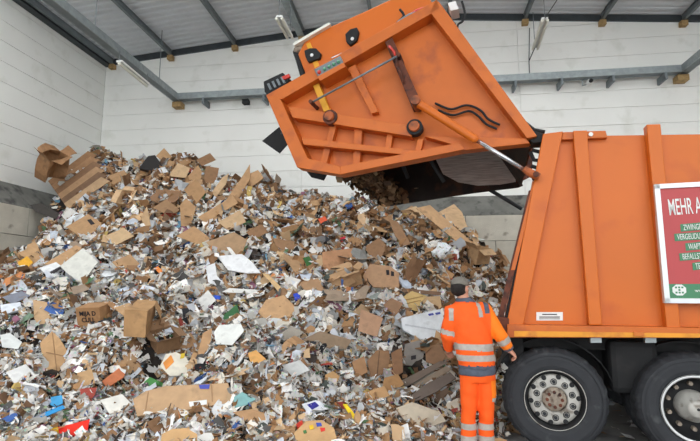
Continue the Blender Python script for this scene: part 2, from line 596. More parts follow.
# tube lamps
def tube_lamp(a, b, label, twin, hang=0.0):
    a, b = Vector(a), Vector(b)
    e = empty('tube_lamp', a, label, 'lamp', 'tube lamps under the roof')
    G().prism([a + Vector((-.08, 0, .03)), a + Vector((.08, 0, .03)), b + Vector((.08, 0, .03)), b + Vector((-.08, 0, .03))], (0, 0, .05)).build('housing', 'white_paint', e)
    for q in (a, b):
        G().tube([q + Vector((0, 0, .07)), (q.x, q.y, max(hang, roofz(q.x)) if not hang else hang)], .01, 6).build('hanger', 'steel_grey', e)
    for s in ((-1, 1) if twin else (0,)):
        o_ = Vector((s * 0.07, 0, -0.01))
        G().tube([a + o_, b + o_], 0.035, 8).build('tube', 'tube_white', e)
    return e
pa, pb = onY(545, 20, 12.2), onY(535, 49, 13.9)
l1 = tube_lamp(pa, pb, 'twin tube lamp hanging from a wire above the security camera', True)
G().tube([onY(557, 0, 11.4), pa + Vector((0, 0, 0.05))], 0.012).build('wire', 'steel_dark', l1)
G().tube([pb + Vector((0, 0, 0.05)), onY(529, 61, BY - 0.15), onY(529.5, 76, BY - 0.15)], 0.015).build('wire', 'steel_dark', l1)
G().tube([onY(529, 61, BY - 0.02), onY(529.5, 28, BY - 0.02)], 0.012).build('conduit', 'steel_dark', l1)
pa, pb = onX(119, 63, -7.42), onX(147, 86, -7.42)
tube_lamp(pa, pb, 'single tube lamp fixed under the cable tray near the hall corner', False, hang=GZ - .1)
pa, pb = onY(279, 18, 11.0), onY(290, 38, 12.0)
tube_lamp(pa, pb, 'pale tube lamp above the lifter end of the raised tailgate', True)
# security camera on the tray
c = onY(588, 84, BY - 0.4)
e = empty('security_camera', c, 'small security camera hanging under the cable tray', 'camera')
G().tube([c + Vector((-.12, .1, .3)), c + Vector((-.12, .1, 0)), c + Vector((0, 0, 0))], 0.025).build('mount_arm', 'galvanised', e)
G().box(c + Vector((0.02, -0.02, 0.02)), (0.12, 0.28, 0.12)).build('housing', 'white_paint', e)
G().lathe([(0.0, -0.05), (0.055, -0.05), (0.055, 0.0)], c + Vector((0.02, -0.16, 0.02)), 16).build('lens', 'black_rubber', e)
c = onY(246, 102, BY - 0.35)
e = empty('floodlight', c, 'small dark floodlight hanging under the tray beside the tailgate corner', 'lamp')
G().tube([c + Vector((0, .1, .35)), c + Vector((0, .1, .02))], 0.02).build('mount_arm', 'galvanised', e)
G().box(c, (0.2, 0.2, 0.14)).build('housing', 'black_rubber', e)

# ================================================================== the heap
_k = [(random.uniform(-1, 1), random.uniform(-1, 1), random.uniform(0, 6.28)) for _ in range(14)]
_nz = []
for i, (a, b, ph) in enumerate(_k):
    L = [3.2, 2.6, 2.1, 1.7, 1.4, 1.2, 1.0, 0.9, 0.8, 0.72, 0.66, 0.6, 0.55, 0.5][i]
    nrm = math.hypot(a, b)
    _nz.append((a / nrm * 6.283 / L, b / nrm * 6.283 / L, ph, 0.055 * L ** 0.75))
CX = np.array([-10.2, -9.5, -8.7, -7.2, -5.8, -4.1, -3.0, -1.9, -0.75, 0.66, 1.5, 2.1, 3.2, 5.0, 7.5, 10.2])
CZ = np.array([4.9, 5.0, 4.95, 5.05, 4.8, 4.35, 4.05, 3.75, 3.42, 3.45, 2.75, 2.15, 1.6, 1.0, 0.4, 0.2])
FX = np.array([-10.2, -4.0, -1.5, -0.5, 0.1, 0.8, 1.4, 2.4, 4.0, 10.2])
FY = np.array([3.6, 4.1, 4.35, 4.6, 5.0, 5.7, 6.6, 7.6, 8.8, 10.0])
YC = 12.5
def H(x, y):
    x = np.asarray(x, float)
    y = np.asarray(y, float)
    c = np.interp(x, CX, CZ)
    yf = np.interp(x, FX, FY)
    u = np.clip((y - yf) / (YC - yf), -0.2, 1.0)
    p = np.where(u > 0, 0.35 * u + 0.65 * np.abs(u) ** 2.4, u * 0.5)
    nz = sum(A * np.sin(a * x + b * y + ph) for a, b, ph, A in _nz)
    env = np.clip(u * 5, 0, 1)
    back = np.where(y > YC, (y - YC) * 0.12, 0)
    side = np.clip((-8.2 - x) / 1.0, 0, 1)
    dip = 0.9 * side * np.clip((y - 6.0) / 2.5, 0, 1) * np.clip((11.5 - y) / 0.7, 0, 1)
    rise = 0.3 * side * np.clip((y - 11.2) / 0.6, 0, 1) * np.clip((12.9 - y) / 0.4, 0, 1)
    return c * p + nz * env - back + 0.02 - dip + rise
def Hn(x, y, e=0.12):
    dx = (H(x + e, y) - H(x - e, y)) / (2 * e)
    dy = (H(x, y + e) - H(x, y - e)) / (2 * e)
    n = np.stack([-dx, -dy, np.ones_like(dx)], -1)
    return n / np.linalg.norm(n, axis=-1, keepdims=True)
CLEAR = []                 # (outline, depth) of pieces that lie on top of everything near them
def proj(x, y, z):
    dx, dy, dz = x - CAM.x, y - CAM.y, z - CAM.z
    d = dx * _f.x + dy * _f.y + dz * _f.z
    return PW / 2 + FPX * (dx * _r.x + dy * _r.y) / d, PH / 2 - FPX * (dx * _u.x + dy * _u.y + dz * _u.z) / d, d
def covered(x, y, z, grow=0.0):
    """True where a loose scrap would lie on one of the pieces that show whole"""
    x, y, z = (np.atleast_1d(np.asarray(a, float)) for a in (x, y, z))
    px, py, d = proj(x, y, z)
    out = np.zeros(len(px), bool)
    for poly, dep in CLEAR:
        cx = sum(p[0] for p in poly) / len(poly)
        cy = sum(p[1] for p in poly) / len(poly)
        q = [(cx + (a - cx) * (1.0 + grow), cy + (b - cy) * (1.0 + grow)) for a, b in poly]
        ins = np.zeros(len(px), bool)
        for (x0, y0), (x1, y1) in zip(q, q[1:] + q[:1]):
            if y0 == y1:
                continue
            ins ^= ((y0 > py) != (y1 > py)) & (px < (x1 - x0) * (py - y0) / (y1 - y0) + x0)
        out |= ins & (d < dep + 0.12) & (d > dep - 0.9)
    return out
def on_heap(px, py):
    d = ray(px, py)
    t = np.arange(3.0, 16.5, 0.02)
    x, y, z = CAM.x + d.x * t, CAM.y + d.y * t, CAM.z + d.z * t
    h = np.maximum(H(x, y), 0.0)
    k = np.argmax(z < h) if np.any(z < h) else int(np.argmin(z - h))
    return Vector((x[k], y[k], z[k]))

gx = np.linspace(-9.47, 5.0, 132)
gy = np.linspace(3.6, 13.77, 93)
XX, YY = np.meshgrid(gx, gy)
ZZ = H(XX, YY) + rng.normal(0, 0.03, XX.shape) - 0.06
ZZ = np.maximum(ZZ, -0.05)
# the mound lies on the push walls' copings, not inside them
vv = np.stack([XX, YY, ZZ], -1).reshape(-1, 3)
nx, ny = len(gx), len(gy)
ii = np.arange(nx * ny).reshape(ny, nx)
qq = np.stack([ii[:-1, :-1], ii[:-1, 1:], ii[1:, 1:], ii[1:, :-1]], -1).reshape(-1, 4)
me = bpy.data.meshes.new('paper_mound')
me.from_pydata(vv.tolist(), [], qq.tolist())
link('paper_mound', me, 'heap_core', kind='stuff', label='mound under the loose waste paper, coloured dark for the shade in its gaps', category='waste paper')

BROWN = [(176, 138, 100), (160, 122, 86), (192, 156, 118), (140, 108, 80), (206, 176, 140), (150, 118, 90), (120, 92, 70)]
WHITE = [(240, 240, 238), (228, 229, 230), (232, 228, 220), (206, 210, 215), (246, 246, 244), (214, 208, 196), (212, 219, 230), (176, 176, 172), (236, 236, 234), (96, 96, 96)]
LOUD = [(70, 104, 170), (180, 84, 74), (96, 130, 96), (206, 180, 110), (210, 142, 92), (110, 156, 184), (146, 100, 122), (56, 58, 64), (72, 64, 60), (104, 104, 106), (84, 92, 88)]

def sheets_mesh(P, N, size, aspect, cols, pr, curl, crump, name):
    """Many small bent sheets in one mesh (4x3 grid each)."""
    n = len(P)
    U, V = np.meshgrid(np.linspace(-.5, .5, 4), np.linspace(-.5, .5, 3))
    U, V = U.ravel(), V.ravel()
    w, h = size, size * aspect
    lu = U[None, :] * w[:, None]
    lv = V[None, :] * h[:, None]
    lu = lu + rng.normal(0, .07, lu.shape) * w[:, None]
    lv = lv + rng.normal(0, .07, lv.shape) * h[:, None]
    fold = rng.uniform(-.3, .3, n)
    lz = curl[:, None] * (U[None, :] ** 2) * w[:, None] + np.abs(V[None, :] - fold[:, None]) * h[:, None] * (curl[:, None] * rng.uniform(-.6, .6, (n, 1))) \
        + rng.normal(0, 1, lu.shape) * crump[:, None] * w[:, None]
    t = rng.normal(0, 1, (n, 3))
    t -= N * np.sum(t * N, 1, keepdims=True)
    t /= np.linalg.norm(t, axis=1, keepdims=True)
    b = np.cross(N, t)
    co = P[:, None, :] + lu[..., None] * t[:, None, :] + lv[..., None] * b[:, None, :] + lz[..., None] * N[:, None, :]
    q = []
    for j in range(2):
        for i in range(3):
            a = j * 4 + i
            q.append((a, a + 1, a + 5, a + 4))
    q = np.array(q)
    faces = (q[None] + (np.arange(n) * 12)[:, None, None]).reshape(-1, 4)
    me = bpy.data.meshes.new(name)
    nv, nf = n * 12, len(faces)
    me.vertices.add(nv)
    me.vertices.foreach_set('co', co.reshape(-1).astype(np.float32))
    me.loops.add(nf * 4)
    me.loops.foreach_set('vertex_index', faces.reshape(-1).astype(np.int32))
    me.polygons.add(nf)
    me.polygons.foreach_set('loop_start', (np.arange(nf) * 4).astype(np.int32))
    at = me.color_attributes.new('tone', 'FLOAT_COLOR', 'POINT')
    c4 = np.concatenate([cols, pr[:, None]], 1)
    at.data.foreach_set('color', np.repeat(c4, 12, 0).reshape(-1).astype(np.float32))
    me.update()
    me.validate()
    return me

LIN = {k: np.array([srgb(*c)[:3] for c in v]) for k, v in (('b', BROWN), ('w', WHITE), ('l', LOUD))}
def brownness(x, y):
    """share of cardboard among the scraps: more on the crest and towards the truck, less low down by the side wall"""
    s = 0.5 + 0.5 * np.sin(1.3 * x + 0.7) * np.sin(0.9 * y + 1.1)
    b = 0.28 + 0.22 * np.clip((y - 8.5) / 3, 0, 1) + 0.12 * np.clip((x + 2) / 3, 0, 1) + 0.16 * (s - 0.5)
    return np.clip(b, 0.05, 0.8)
def scatter(n, ylo, yhi, smin, smax, tilt):
    x = rng.uniform(-10.0, 5.0, n)
    y = rng.uniform(ylo, yhi, n)
    h = H(x, y)
    yf = np.interp(x, FX, FY)
    # within the camera's field only, and on the heap (a few strays ahead of its foot)
    dep = y * math.cos(YAW) - x * math.sin(YAW)
    rt = x * math.cos(YAW) + y * math.sin(YAW)
    ok = (np.abs(rt / dep) < 0.86) & (y > yf - 0.5 * rng.random(n) ** 2)
    ok &= (x > -9.4) & (y < 13.7) & ~covered(x, y, np.maximum(h, 0) + .04)
    x, y, h = x[ok], y[ok], np.maximum(h[ok], 0.0)
    N = Hn(x, y) + rng.normal(0, tilt, (len(x), 3))
    N /= np.linalg.norm(N, axis=1, keepdims=True)
    N[N[:, 2] < 0] *= -1
    s = smin + (smax - smin) * rng.random(len(x)) ** 2.2
    return x, y, h, N, s
def stuff(name, n, ylo, yhi, smin, smax, tilt, label, lift=0.08, asp=(0.35, 0.9)):
    x, y, h, N, s = scatter(n, ylo, yhi, smin, smax, tilt)
    m = len(x)
    P = np.stack([x, y, h + rng.uniform(-0.03, lift, m)], 1)
    pb_ = brownness(x, y)
    r = rng.random(m)
    cols = np.zeros((m, 3))
    kb = r < pb_
    kl = (~kb) & (rng.random(m) < 0.12)
    kw = ~(kb | kl)
    for k, key in ((kb, 'b'), (kw, 'w'), (kl, 'l')):
        cols[k] = LIN[key][rng.integers(0, len(LIN[key]), k.sum())]
    cols *= rng.uniform(0.68, 1.1, (m, 1))
    cols *= np.array([1.02, 1.0, 0.97])
    pr = np.where(kw, (rng.random(m) < 0.5) * 0.7, 0.0)
    me = sheets_mesh(P, N, s, rng.uniform(asp[0], asp[1], m), np.clip(cols, 0, 1), pr, rng.normal(0, .35, m), np.abs(rng.normal(0, .05, m)), name)
    return link(name, me, 'scraps', kind='stuff', label=label, category='waste paper')
# ---- single pieces
def card_mesh(name, w, h, th, seed, torn=0.06, fold=0.0, curl=0.05):
    """one flattened carton: torn outline, one crease, slight curl, real thickness"""
    r = random.Random(seed)
    nu, nv = 5, 4
    top = []
    f0 = r.uniform(-.25, .25)
    notch = r.random() < 0.5
    for j in range(nv):
        for i in range(nu):
            u, v_ = i / (nu - 1) - .5, j / (nv - 1) - .5
            x, y = u * w, v_ * h
            if i in (0, nu - 1) or j in (0, nv - 1):
                x += r.uniform(-torn, torn) * w
                y += r.uniform(-torn, torn) * h
            if notch and j == nv - 1 and i in (1, 2):
                y -= h * 0.22
            zz = curl * w * (u * u * 4 - .3) + max(0, u - f0) * fold * w + r.uniform(-.012, .012)
            top.append(Vector((x, y, zz)))
    n = nu * nv
    v = top + [p - Vector((0, 0, th)) for p in top]
    f = []
    for j in range(nv - 1):
        for i in range(nu - 1):
            a = j * nu + i
            f.append((a, a + 1, a + nu + 1, a + nu))
            f.append((a + n, a + nu + n, a + nu + 1 + n, a + 1 + n))
    rim = [i for i in range(nu)] + [j * nu + nu - 1 for j in range(1, nv)] + [(nv - 1) * nu + i for i in range(nu - 2, -1, -1)] + [j * nu for j in range(nv - 2, 0, -1)]
    for a, b in zip(rim, rim[1:] + rim[:1]):
        f.append((a, a + n, b + n, b))
    me = bpy.data.meshes.new(name)
    me.from_pydata(v, [], f)
    me.update()
    return me
def crumple_mesh(name, seed, r0=0.12):
    """crumpled bag or ball of film / paper"""
    r = random.Random(seed)
    bm = bmesh.new()
    bmesh.ops.create_icosphere(bm, subdivisions=2, radius=r0)
    sx, sy, sz = r.uniform(.8, 1.5), r.uniform(.7, 1.1), r.uniform(.35, .6)
    for v in bm.verts:
        k = 1 + r.uniform(-.35, .35)
        v.co = Vector((v.co.x * sx * k, v.co.y * sy * k, v.co.z * sz * k))
    me = bpy.data.meshes.new(name)
    bm.to_mesh(me)
    bm.free()
    return me
def carton_geo(w, d, h, seed, lean=0.2):
    """squashed open carton walls with thickness; returns (body G, list of flap G)"""
    r = random.Random(seed)
    sh = Vector((r.uniform(-lean, lean) * h, r.uniform(-lean, lean) * h, 0))
    c = [Vector((-w / 2, -d / 2, 0)), Vector((w / 2, -d / 2, 0)), Vector((w / 2, d / 2, 0)), Vector((-w / 2, d / 2, 0))]
    t = [p + Vector((0, 0, h)) + sh for p in c]
    body, flaps = G(), []
    body.prism(c, (0, 0, 0.006))
    for i in range(4):
        j = (i + 1) % 4
        nrm = (c[j] - c[i]).cross(Vector((0, 0, 1))).normalized()
        body.prism([c[i], c[j], t[j], t[i]], -nrm * 0.008)
        fl_ = (min(w, d) * 0.45)
        dr = (nrm * math.cos(r.uniform(-.9, .9)) + Vector((0, 0, 1)) * math.sin(r.uniform(-.8, 1.2))).normalized()
        e = (t[j] - t[i]) * 0.05
        flaps.append(G().prism([t[i], t[j], t[j] - e + dr * fl_, t[i] + e + dr * fl_], -nrm * 0.006))
    return body, flaps

def frame_at(pos, n, spin):
    n = Vector(n).normalized()
    q = n.to_track_quat('Z', 'Y').to_matrix() @ Matrix.Rotation(spin, 3, 'Z')
    return Matrix.Translation(pos) @ q.to_4x4()

# ---- landmark pieces, each where the photo shows it
def plane_points(poly, lift=0.08, lean=0.45, normal=None, at=None):
    cx = sum(p[0] for p in poly) / len(poly)
    cy = sum(p[1] for p in poly) / len(poly)
    P = on_heap(cx, cy) if at is None else Vector(at)
    n = Vector(Hn(np.array(P.x), np.array(P.y), .4)) if normal is None else Vector(normal)
    toc = (CAM - P).normalized()
    if normal is None:
        n = (n * (1 - lean) + toc * lean).normalized()
    P0 = P
    test = list(poly) + [((a[0] + b[0]) / 2, (a[1] + b[1]) / 2) for a, b in zip(poly, poly[1:] + poly[:1])] + [((a[0] + cx) / 2, (a[1] + cy) / 2) for a in poly]
    for step in range(22):
        P = P0 + n * (lift * .4 + .025 * step)
        out = []
        for p in test:
            d = ray(*p)
            t = (P - CAM).dot(n) / d.dot(n)
            out.append(CAM + d * t)
        if all(q.z > float(H(q.x, q.y)) + .045 for q in out):
            break
    out = out[:len(poly)]
    CLEAR.append((poly, (P - CAM).dot(_f)))
    return out, n, P
def sheet(name, poly, rgb, label, cat, th=0.012, parts=(), **kw):
    pts, n, P = plane_points(poly, **kw)
    o = G().prism([p - P for p in pts], -n * th)
    me = o.mesh(name)
    ob = link(name, me, plain(rgb) if not isinstance(rgb, str) else rgb, label=label, category=cat)
    ob.location = P
    for pn, pp, pc in parts:
        q = []
        for a in pp:
            d = ray(*a)
            t = (P - CAM).dot(n) / d.dot(n)
            q.append(CAM + d * t - P + n * 0.006)
        c = link(pn, G().prism(q, -n * 0.003).mesh(pn), plain(pc) if not isinstance(pc, str) else pc)
        c.parent = ob
    return ob
KR, KL, KD = (184, 146, 106), (202, 170, 132), (150, 114, 82)
S = sheet
S('cardboard_sheet', [(66, 227), (88, 214), (106, 226), (83, 239)], KR, 'brown printed carton lid below the long stacked cardboards by the side wall', 'cardboard', th=.03,
  parts=[('print', [(87, 220), (91, 219), (95, 224), (91, 225)], 'ink')])
S('cardboard_sheet', [(44, 264), (76, 245), (82, 248), (60, 267)], KR, 'brown board tucked behind the white panel', 'cardboard', lift=.03)
S('foam_panel', [(60, 266), (83, 248), (98, 262), (80, 285)], (214, 214, 206), 'big pale panel lying askew low by the side wall', 'panel', th=.03, lift=.1)
S('white_carton', [(39, 268), (56, 262), (64, 268), (48, 276)], (228, 230, 232), 'white carton with a black label beside the pale panel', 'box', th=.06, lift=.14,
  parts=[('label_patch', [(48, 273), (61, 266), (63, 268.5), (50, 275.5)], 'ink')])
S('foam_panel', [(217, 256), (242, 254), (252, 262), (261, 273), (246, 273), (228, 270)], (232, 234, 236), 'white curved foam plate mid heap', 'panel', th=.03, lift=.15)
S('paper_strip', [(206, 266), (215, 263), (217, 276), (224, 283), (222, 288), (208, 282)], (226, 228, 230), 'bent white strip beneath the white foam plate', 'paper', lift=.1)
S('green_wrapper', [(221, 317), (230, 310), (237, 304), (240, 317), (232, 326)], (54, 104, 62), 'dark green wrapper mid heap below the white foam plate', 'wrapper', lift=.1)
S('green_wrapper', [(303, 258), (309, 256), (314, 264), (308, 268)], (48, 96, 44), 'small green wrapper in mid slope beneath the tailgate', 'wrapper', lift=.1)
S('long_carton', [(133, 399), (146, 391), (166, 386), (228, 383), (231, 397), (226, 403), (180, 411), (137, 416)], (186, 152, 116), 'long flat brown carton with white and blue stickers at the foot', 'box', th=.09, lift=.16,
  parts=[('sticker', [(189, 402), (207, 400), (207, 404.5), (190, 407)], 'white_paint'), ('sticker', [(199, 385), (210, 384.5), (209, 389), (200, 389)], 'ink_blue'),
         ('crease', [(211, 384.5), (212, 384.5), (213, 402), (212, 402)], (160, 126, 92)), ('crease', [(148, 391.5), (149, 391), (146, 411), (145, 411)], (160, 126, 92))])
S('red_sheet', [(58, 427), (72, 424), (90, 419), (87, 433), (74, 436), (60, 437)], (236, 44, 24), 'bright red sheet at the foot of the heap', 'paper', lift=.18)
S('yellow_scrap', [(50, 425), (58, 427), (59, 434), (52, 433)], (240, 200, 50), 'yellow scrap beside the bright red sheet', 'paper', lift=.14)
S('blue_wrapper', [(39, 415), (50, 410), (63, 405), (65, 408), (54, 413), (42, 418)], (50, 150, 214), 'light blue wrapper strip above the red sheet', 'wrapper', lift=.15)
S('blue_wrapper', [(51, 397), (62, 395), (63, 403), (55, 407), (50, 404)], (70, 160, 214), 'square light blue wrapper above the blue strip', 'wrapper', lift=.15)
S('yellow_strip', [(343, 404), (347, 404), (360, 421), (356, 424)], (240, 206, 40), 'yellow printed strip at the foot near the middle', 'wrapper', th=.02, lift=.16)
S('spotted_box', [(294, 433), (306, 421), (322, 420), (334, 428), (337, 440), (333, 446), (298, 447)], (196, 158, 112), 'brown box with coloured spots at the very front', 'box', th=.2, lift=.16,
  parts=[('spot', [(309, 426), (313, 425), (314, 429), (310, 430)], (230, 190, 50)), ('spot', [(316, 423), (321, 423), (322, 426), (317, 427)], (60, 80, 170)), ('spot', [(320, 428), (325, 428), (325, 431), (321, 432)], (210, 60, 50)),
         ('spot', [(303, 431), (306, 430), (307, 433), (304, 434)], (70, 120, 70))])
S('red_wrapper', [(296, 424), (302, 420), (304, 428), (298, 431)], (210, 60, 40), 'red foil wrapper beside the spotted box', 'wrapper', lift=.17)
S('round_card', [(160, 446), (162, 434), (172, 429), (186, 428), (197, 434), (199, 446)], (200, 160, 112), 'rounded kraft card at the front edge below the long carton', 'cardboard', lift=.2)
S('brown_carton', [(367, 361), (377, 350), (389, 351), (392, 374), (372, 383)], KD, 'upright dark brown folded carton by the grey printed board', 'box', th=.06, lift=.16, lean=.85,
  parts=[('crease', [(379, 351), (380, 351), (377, 381), (376, 381)], (110, 82, 60))])
S('grey_board', [(402, 371), (405, 344), (420, 340), (425, 344), (422, 369), (408, 374)], (142, 136, 130), 'upright grey board with a small print behind the worker', 'board', th=.02, lift=.17, lean=.85,
  parts=[('print', [(411, 356), (416, 355), (416, 359), (411, 360)], 'ink')])
S('white_carton', [(401, 318), (440, 309), (447, 326), (446, 342), (424, 341), (403, 330)], (228, 234, 238), 'wide white carton with blue lettering behind the worker', 'box', th=.1, lift=.12, lean=.7,
  parts=[('print', [(428, 314), (433, 313), (434, 315), (429, 316)], 'ink_blue'), ('print', [(435, 313), (440, 312), (440.5, 314), (436, 315)], 'ink_blue'),
         ('tape', [(405, 324), (445, 331), (445, 332), (405, 325.5)], (200, 206, 212))])
S('brown_carton', [(363, 276), (370, 264), (390, 266), (399, 273), (399, 288), (368, 287)], (188, 150, 116), 'brown carton with two dark logo blocks high behind the worker', 'box', th=.1, lift=.15, lean=.75,
  parts=[('print', [(386, 270), (389, 270), (389.5, 275), (386.5, 275)], 'ink'), ('print', [(391, 271), (394, 272), (394, 276), (391, 276)], 'ink')])
S('cardboard_sheet', [(361, 309), (383, 318), (377, 337), (358, 331)], (186, 146, 116), 'square brown board standing left of the white carton', 'cardboard', lift=.15, lean=.8)
S('cardboard_sheet', [(383, 305), (391, 298), (403, 303), (396, 316)], (152, 118, 90), 'dark square card leaning above the white carton', 'cardboard', lift=.18, lean=.7)
S('kraft_bag', [(398, 300), (412, 291), (427, 296), (420, 303), (421, 316), (412, 316), (402, 309)], (206, 176, 116), 'yellowish kraft bag with creases above the white carton', 'bag', lift=.17,
  parts=[('crease', [(403, 300), (423, 296), (423, 296.8), (403, 301)], (160, 126, 76)), ('crease', [(403, 304), (421, 300), (421, 300.8), (403, 305)], (160, 126, 76))])
S('brown_carton', [(421, 297), (440, 296), (442, 309), (424, 311)], (196, 164, 124), 'brown carton beside the kraft bag', 'box', th=.08, lift=.12)
S('cardboard_strip', [(384, 287), (412, 289), (441, 292), (441, 295), (410, 293), (386, 290)], (120, 92, 70), 'long thin brown strip spanning above the kraft bag', 'cardboard', lift=.22)
S('bent_strip', [(352, 306), (360, 302), (376, 293), (391, 290), (392, 293), (378, 298), (364, 307), (356, 310)], (150, 158, 152), 'grey bent strip with a blue end left of the kraft bag', 'strip', lift=.16,
  parts=[('blue_end', [(353, 306), (359, 303), (362, 307), (356, 309)], (70, 150, 170))])
S('cardboard_sheet', [(416, 208), (430, 205), (473, 243), (469, 249), (462, 246)], (194, 156, 116), 'large long brown board leaning on the crest behind the worker', 'cardboard', lift=.3, lean=.55)
S('cardboard_sheet', [(437, 213), (454, 204), (462, 212), (472, 240), (466, 240)], (204, 170, 132), 'large pale brown board beside the long leaning board', 'cardboard', lift=.22, lean=.5)
S('cardboard_sheet', [(404, 210), (416, 206), (424, 214), (412, 218)], KL, 'pale brown card at the top of the leaning boards', 'cardboard', lift=.22)
S('cardboard_sheet', [(388, 218), (398, 222), (411, 244), (404, 246), (395, 236)], KD, 'narrow brown board left of the leaning boards', 'cardboard', lift=.2)
S('cardboard_sheet', [(258, 312), (266, 300), (284, 295), (297, 309), (290, 318), (268, 322)], (190, 152, 112), 'wide crumpled brown sheet right of the green wrapper', 'cardboard', lift=.12)
S('cardboard_strip', [(262, 273), (268, 274), (290, 296), (284, 298)], (206, 172, 126), 'pale brown strip running down from the white foam plate', 'cardboard', lift=.14)
S('cardboard_sheet', [(322, 252), (353, 248), (352, 259), (330, 273), (323, 268)], (180, 134, 98), 'brown folded sheet mid slope beneath the tailgate mouth', 'cardboard', lift=.14)
S('cardboard_sheet', [(364, 247), (379, 238), (387, 246), (380, 260), (370, 256)], KD, 'dark brown sheet mid slope under the tailgate mouth', 'cardboard', lift=.14)
S('open_carton', [(273, 238), (299, 242), (302, 248), (291, 255), (276, 246)], KD, 'dark open carton mid slope below the tailgate corner', 'box', lift=.15, th=.1)
S('cardboard_sheet', [(40, 343), (52, 331), (60, 339), (69, 354), (65, 372), (50, 379), (44, 366)], (188, 150, 108), 'folded brown carton standing low by the side wall', 'box', th=.05, lift=.15,
  parts=[('crease', [(46, 352), (66, 356), (66, 357), (46, 353)], (150, 116, 82)), ('crease', [(52, 333), (53, 333), (58, 376), (57, 376)], (150, 116, 82))])
S('cardboard_sheet', [(33, 300), (47, 302), (50, 317), (40, 328), (34, 318)], (198, 164, 126), 'curled pale brown sheet above the folded carton', 'cardboard', lift=.14)
S('brown_carton', [(77, 373), (92, 369), (95, 383), (80, 387)], (190, 154, 112), 'little brown carton right of the folded carton', 'box', th=.08, lift=.12)
S('printed_carton', [(102, 381), (119, 368), (126, 370), (124, 377), (107, 388)], (200, 120, 80), 'carton with orange print near the little brown carton', 'box', th=.04, lift=.14,
  parts=[('white_edge', [(119, 368), (126, 370), (125, 374), (121, 371)], 'white_paint')])
S('green_sheet', [(144, 382), (150, 377), (163, 383), (161, 391), (152, 390)], (76, 140, 74), 'green sheet behind the long flat carton', 'paper', lift=.14)
S('printed_bag', [(160, 366), (166, 354), (176, 352), (186, 357), (192, 368), (186, 375), (170, 376)], (228, 222, 206), 'white bag with orange print above the long carton', 'bag', lift=.16,
  parts=[('print', [(163, 363), (171, 355), (174, 362), (166, 370)], (232, 150, 70)), ('print', [(181, 354), (185, 353), (184, 358), (180, 359)], (220, 190, 60))])
S('white_sheet', [(214, 332), (219, 325), (241, 324), (244, 331), (232, 345), (216, 344)], (226, 228, 224), 'broad white sheet below the dark green wrapper', 'paper', lift=.14)
S('cardboard_strip', [(198, 352), (203, 333), (212, 328), (211, 340), (205, 356), (200, 366)], (190, 150, 110), 'upright brown strip left of the broad white sheet', 'cardboard', lift=.14)
S('white_sheet', [(222, 292), (229, 288), (262, 290), (258, 294)], (216, 216, 212), 'narrow white sheet between foam plate and crumpled brown sheet', 'paper', lift=.1)
S('blue_tub', [(211, 298), (215, 295), (221, 296), (219, 301), (213, 301)], (46, 86, 200), 'blue tub left of the dark green wrapper', 'tub', th=.03, lift=.14)
S('blue_tub', [(293, 294), (300, 292), (301, 299), (295, 300)], (40, 70, 190), 'blue tub right of the foam plate strip', 'tub', th=.03, lift=.14)
S('blue_tub', [(171, 341), (179, 339), (179, 345), (173, 345)], (46, 90, 190), 'blue tub right of the open long box', 'tub', th=.03, lift=.14)
S('orange_scrap', [(318, 219), (325, 216), (328, 221), (321, 224)], (226, 96, 60), 'orange red scrap high below the tailgate mouth', 'paper', lift=.12)
S('red_scrap', [(340, 238), (345, 236), (347, 242), (342, 244)], (190, 40, 60), 'dark red scrap below the tailgate mouth', 'paper', lift=.12)
S('orange_scrap', [(154, 268), (158, 266), (166, 275), (163, 277)], (232, 140, 70), 'long orange scrap high left of the foam plate', 'paper', lift=.12)
S('yellow_wrapper', [(18, 262), (27, 256), (33, 262), (29, 270), (20, 271)], (230, 170, 50), 'yellow and orange wrapper by the push wall', 'wrapper', lift=.14)
S('blue_white_card', [(302, 404), (316, 400), (327, 405), (322, 411), (308, 414)], (222, 226, 232), 'white card with a dark blue emblem near the front', 'paper', lift=.16,
  parts=[('emblem', [(307, 405), (315, 402), (319, 406), (312, 410)], (50, 50, 140))])
S('orange_card', [(248, 353), (256, 350), (266, 359), (262, 366), (250, 361)], (226, 170, 100), 'orange printed card at the lower middle', 'paper', lift=.15)
S('cardboard_sheet', [(325, 375), (333, 371), (340, 376), (336, 385), (327, 383)], (196, 156, 108), 'small tan card low in the heap middle', 'cardboard', lift=.14)
S('cardboard_sheet', [(302, 340), (320, 331), (352, 340), (344, 352), (322, 347)], (150, 128, 104), 'grey brown sheet lying low below the crumpled pile', 'cardboard', lift=.16)
S('cardboard_sheet', [(233, 412), (252, 409), (276, 417), (266, 421), (246, 421)], (176, 138, 100), 'curved brown sheet left of the spotted box', 'cardboard', lift=.18)
S('teal_folder', [(234, 397), (242, 392), (256, 399), (246, 405), (234, 408)], (130, 176, 176), 'pale teal folder above the curved brown sheet', 'paper', lift=.16)
S('grey_folder', [(2, 297), (22, 291), (30, 296), (12, 304)], (126, 130, 142), 'grey folder by the frame edge low by the side wall', 'paper', lift=.14)
S('white_pad', [(0, 305), (20, 302), (22, 309), (2, 315)], (222, 228, 236), 'thick white pad below the grey folder', 'paper', th=.06, lift=.14)
S('white_sheet', [(0, 335), (10, 333), (22, 342), (18, 349), (2, 347)], (226, 230, 228), 'white sheet at the frame edge below the thick pad', 'paper', lift=.14)
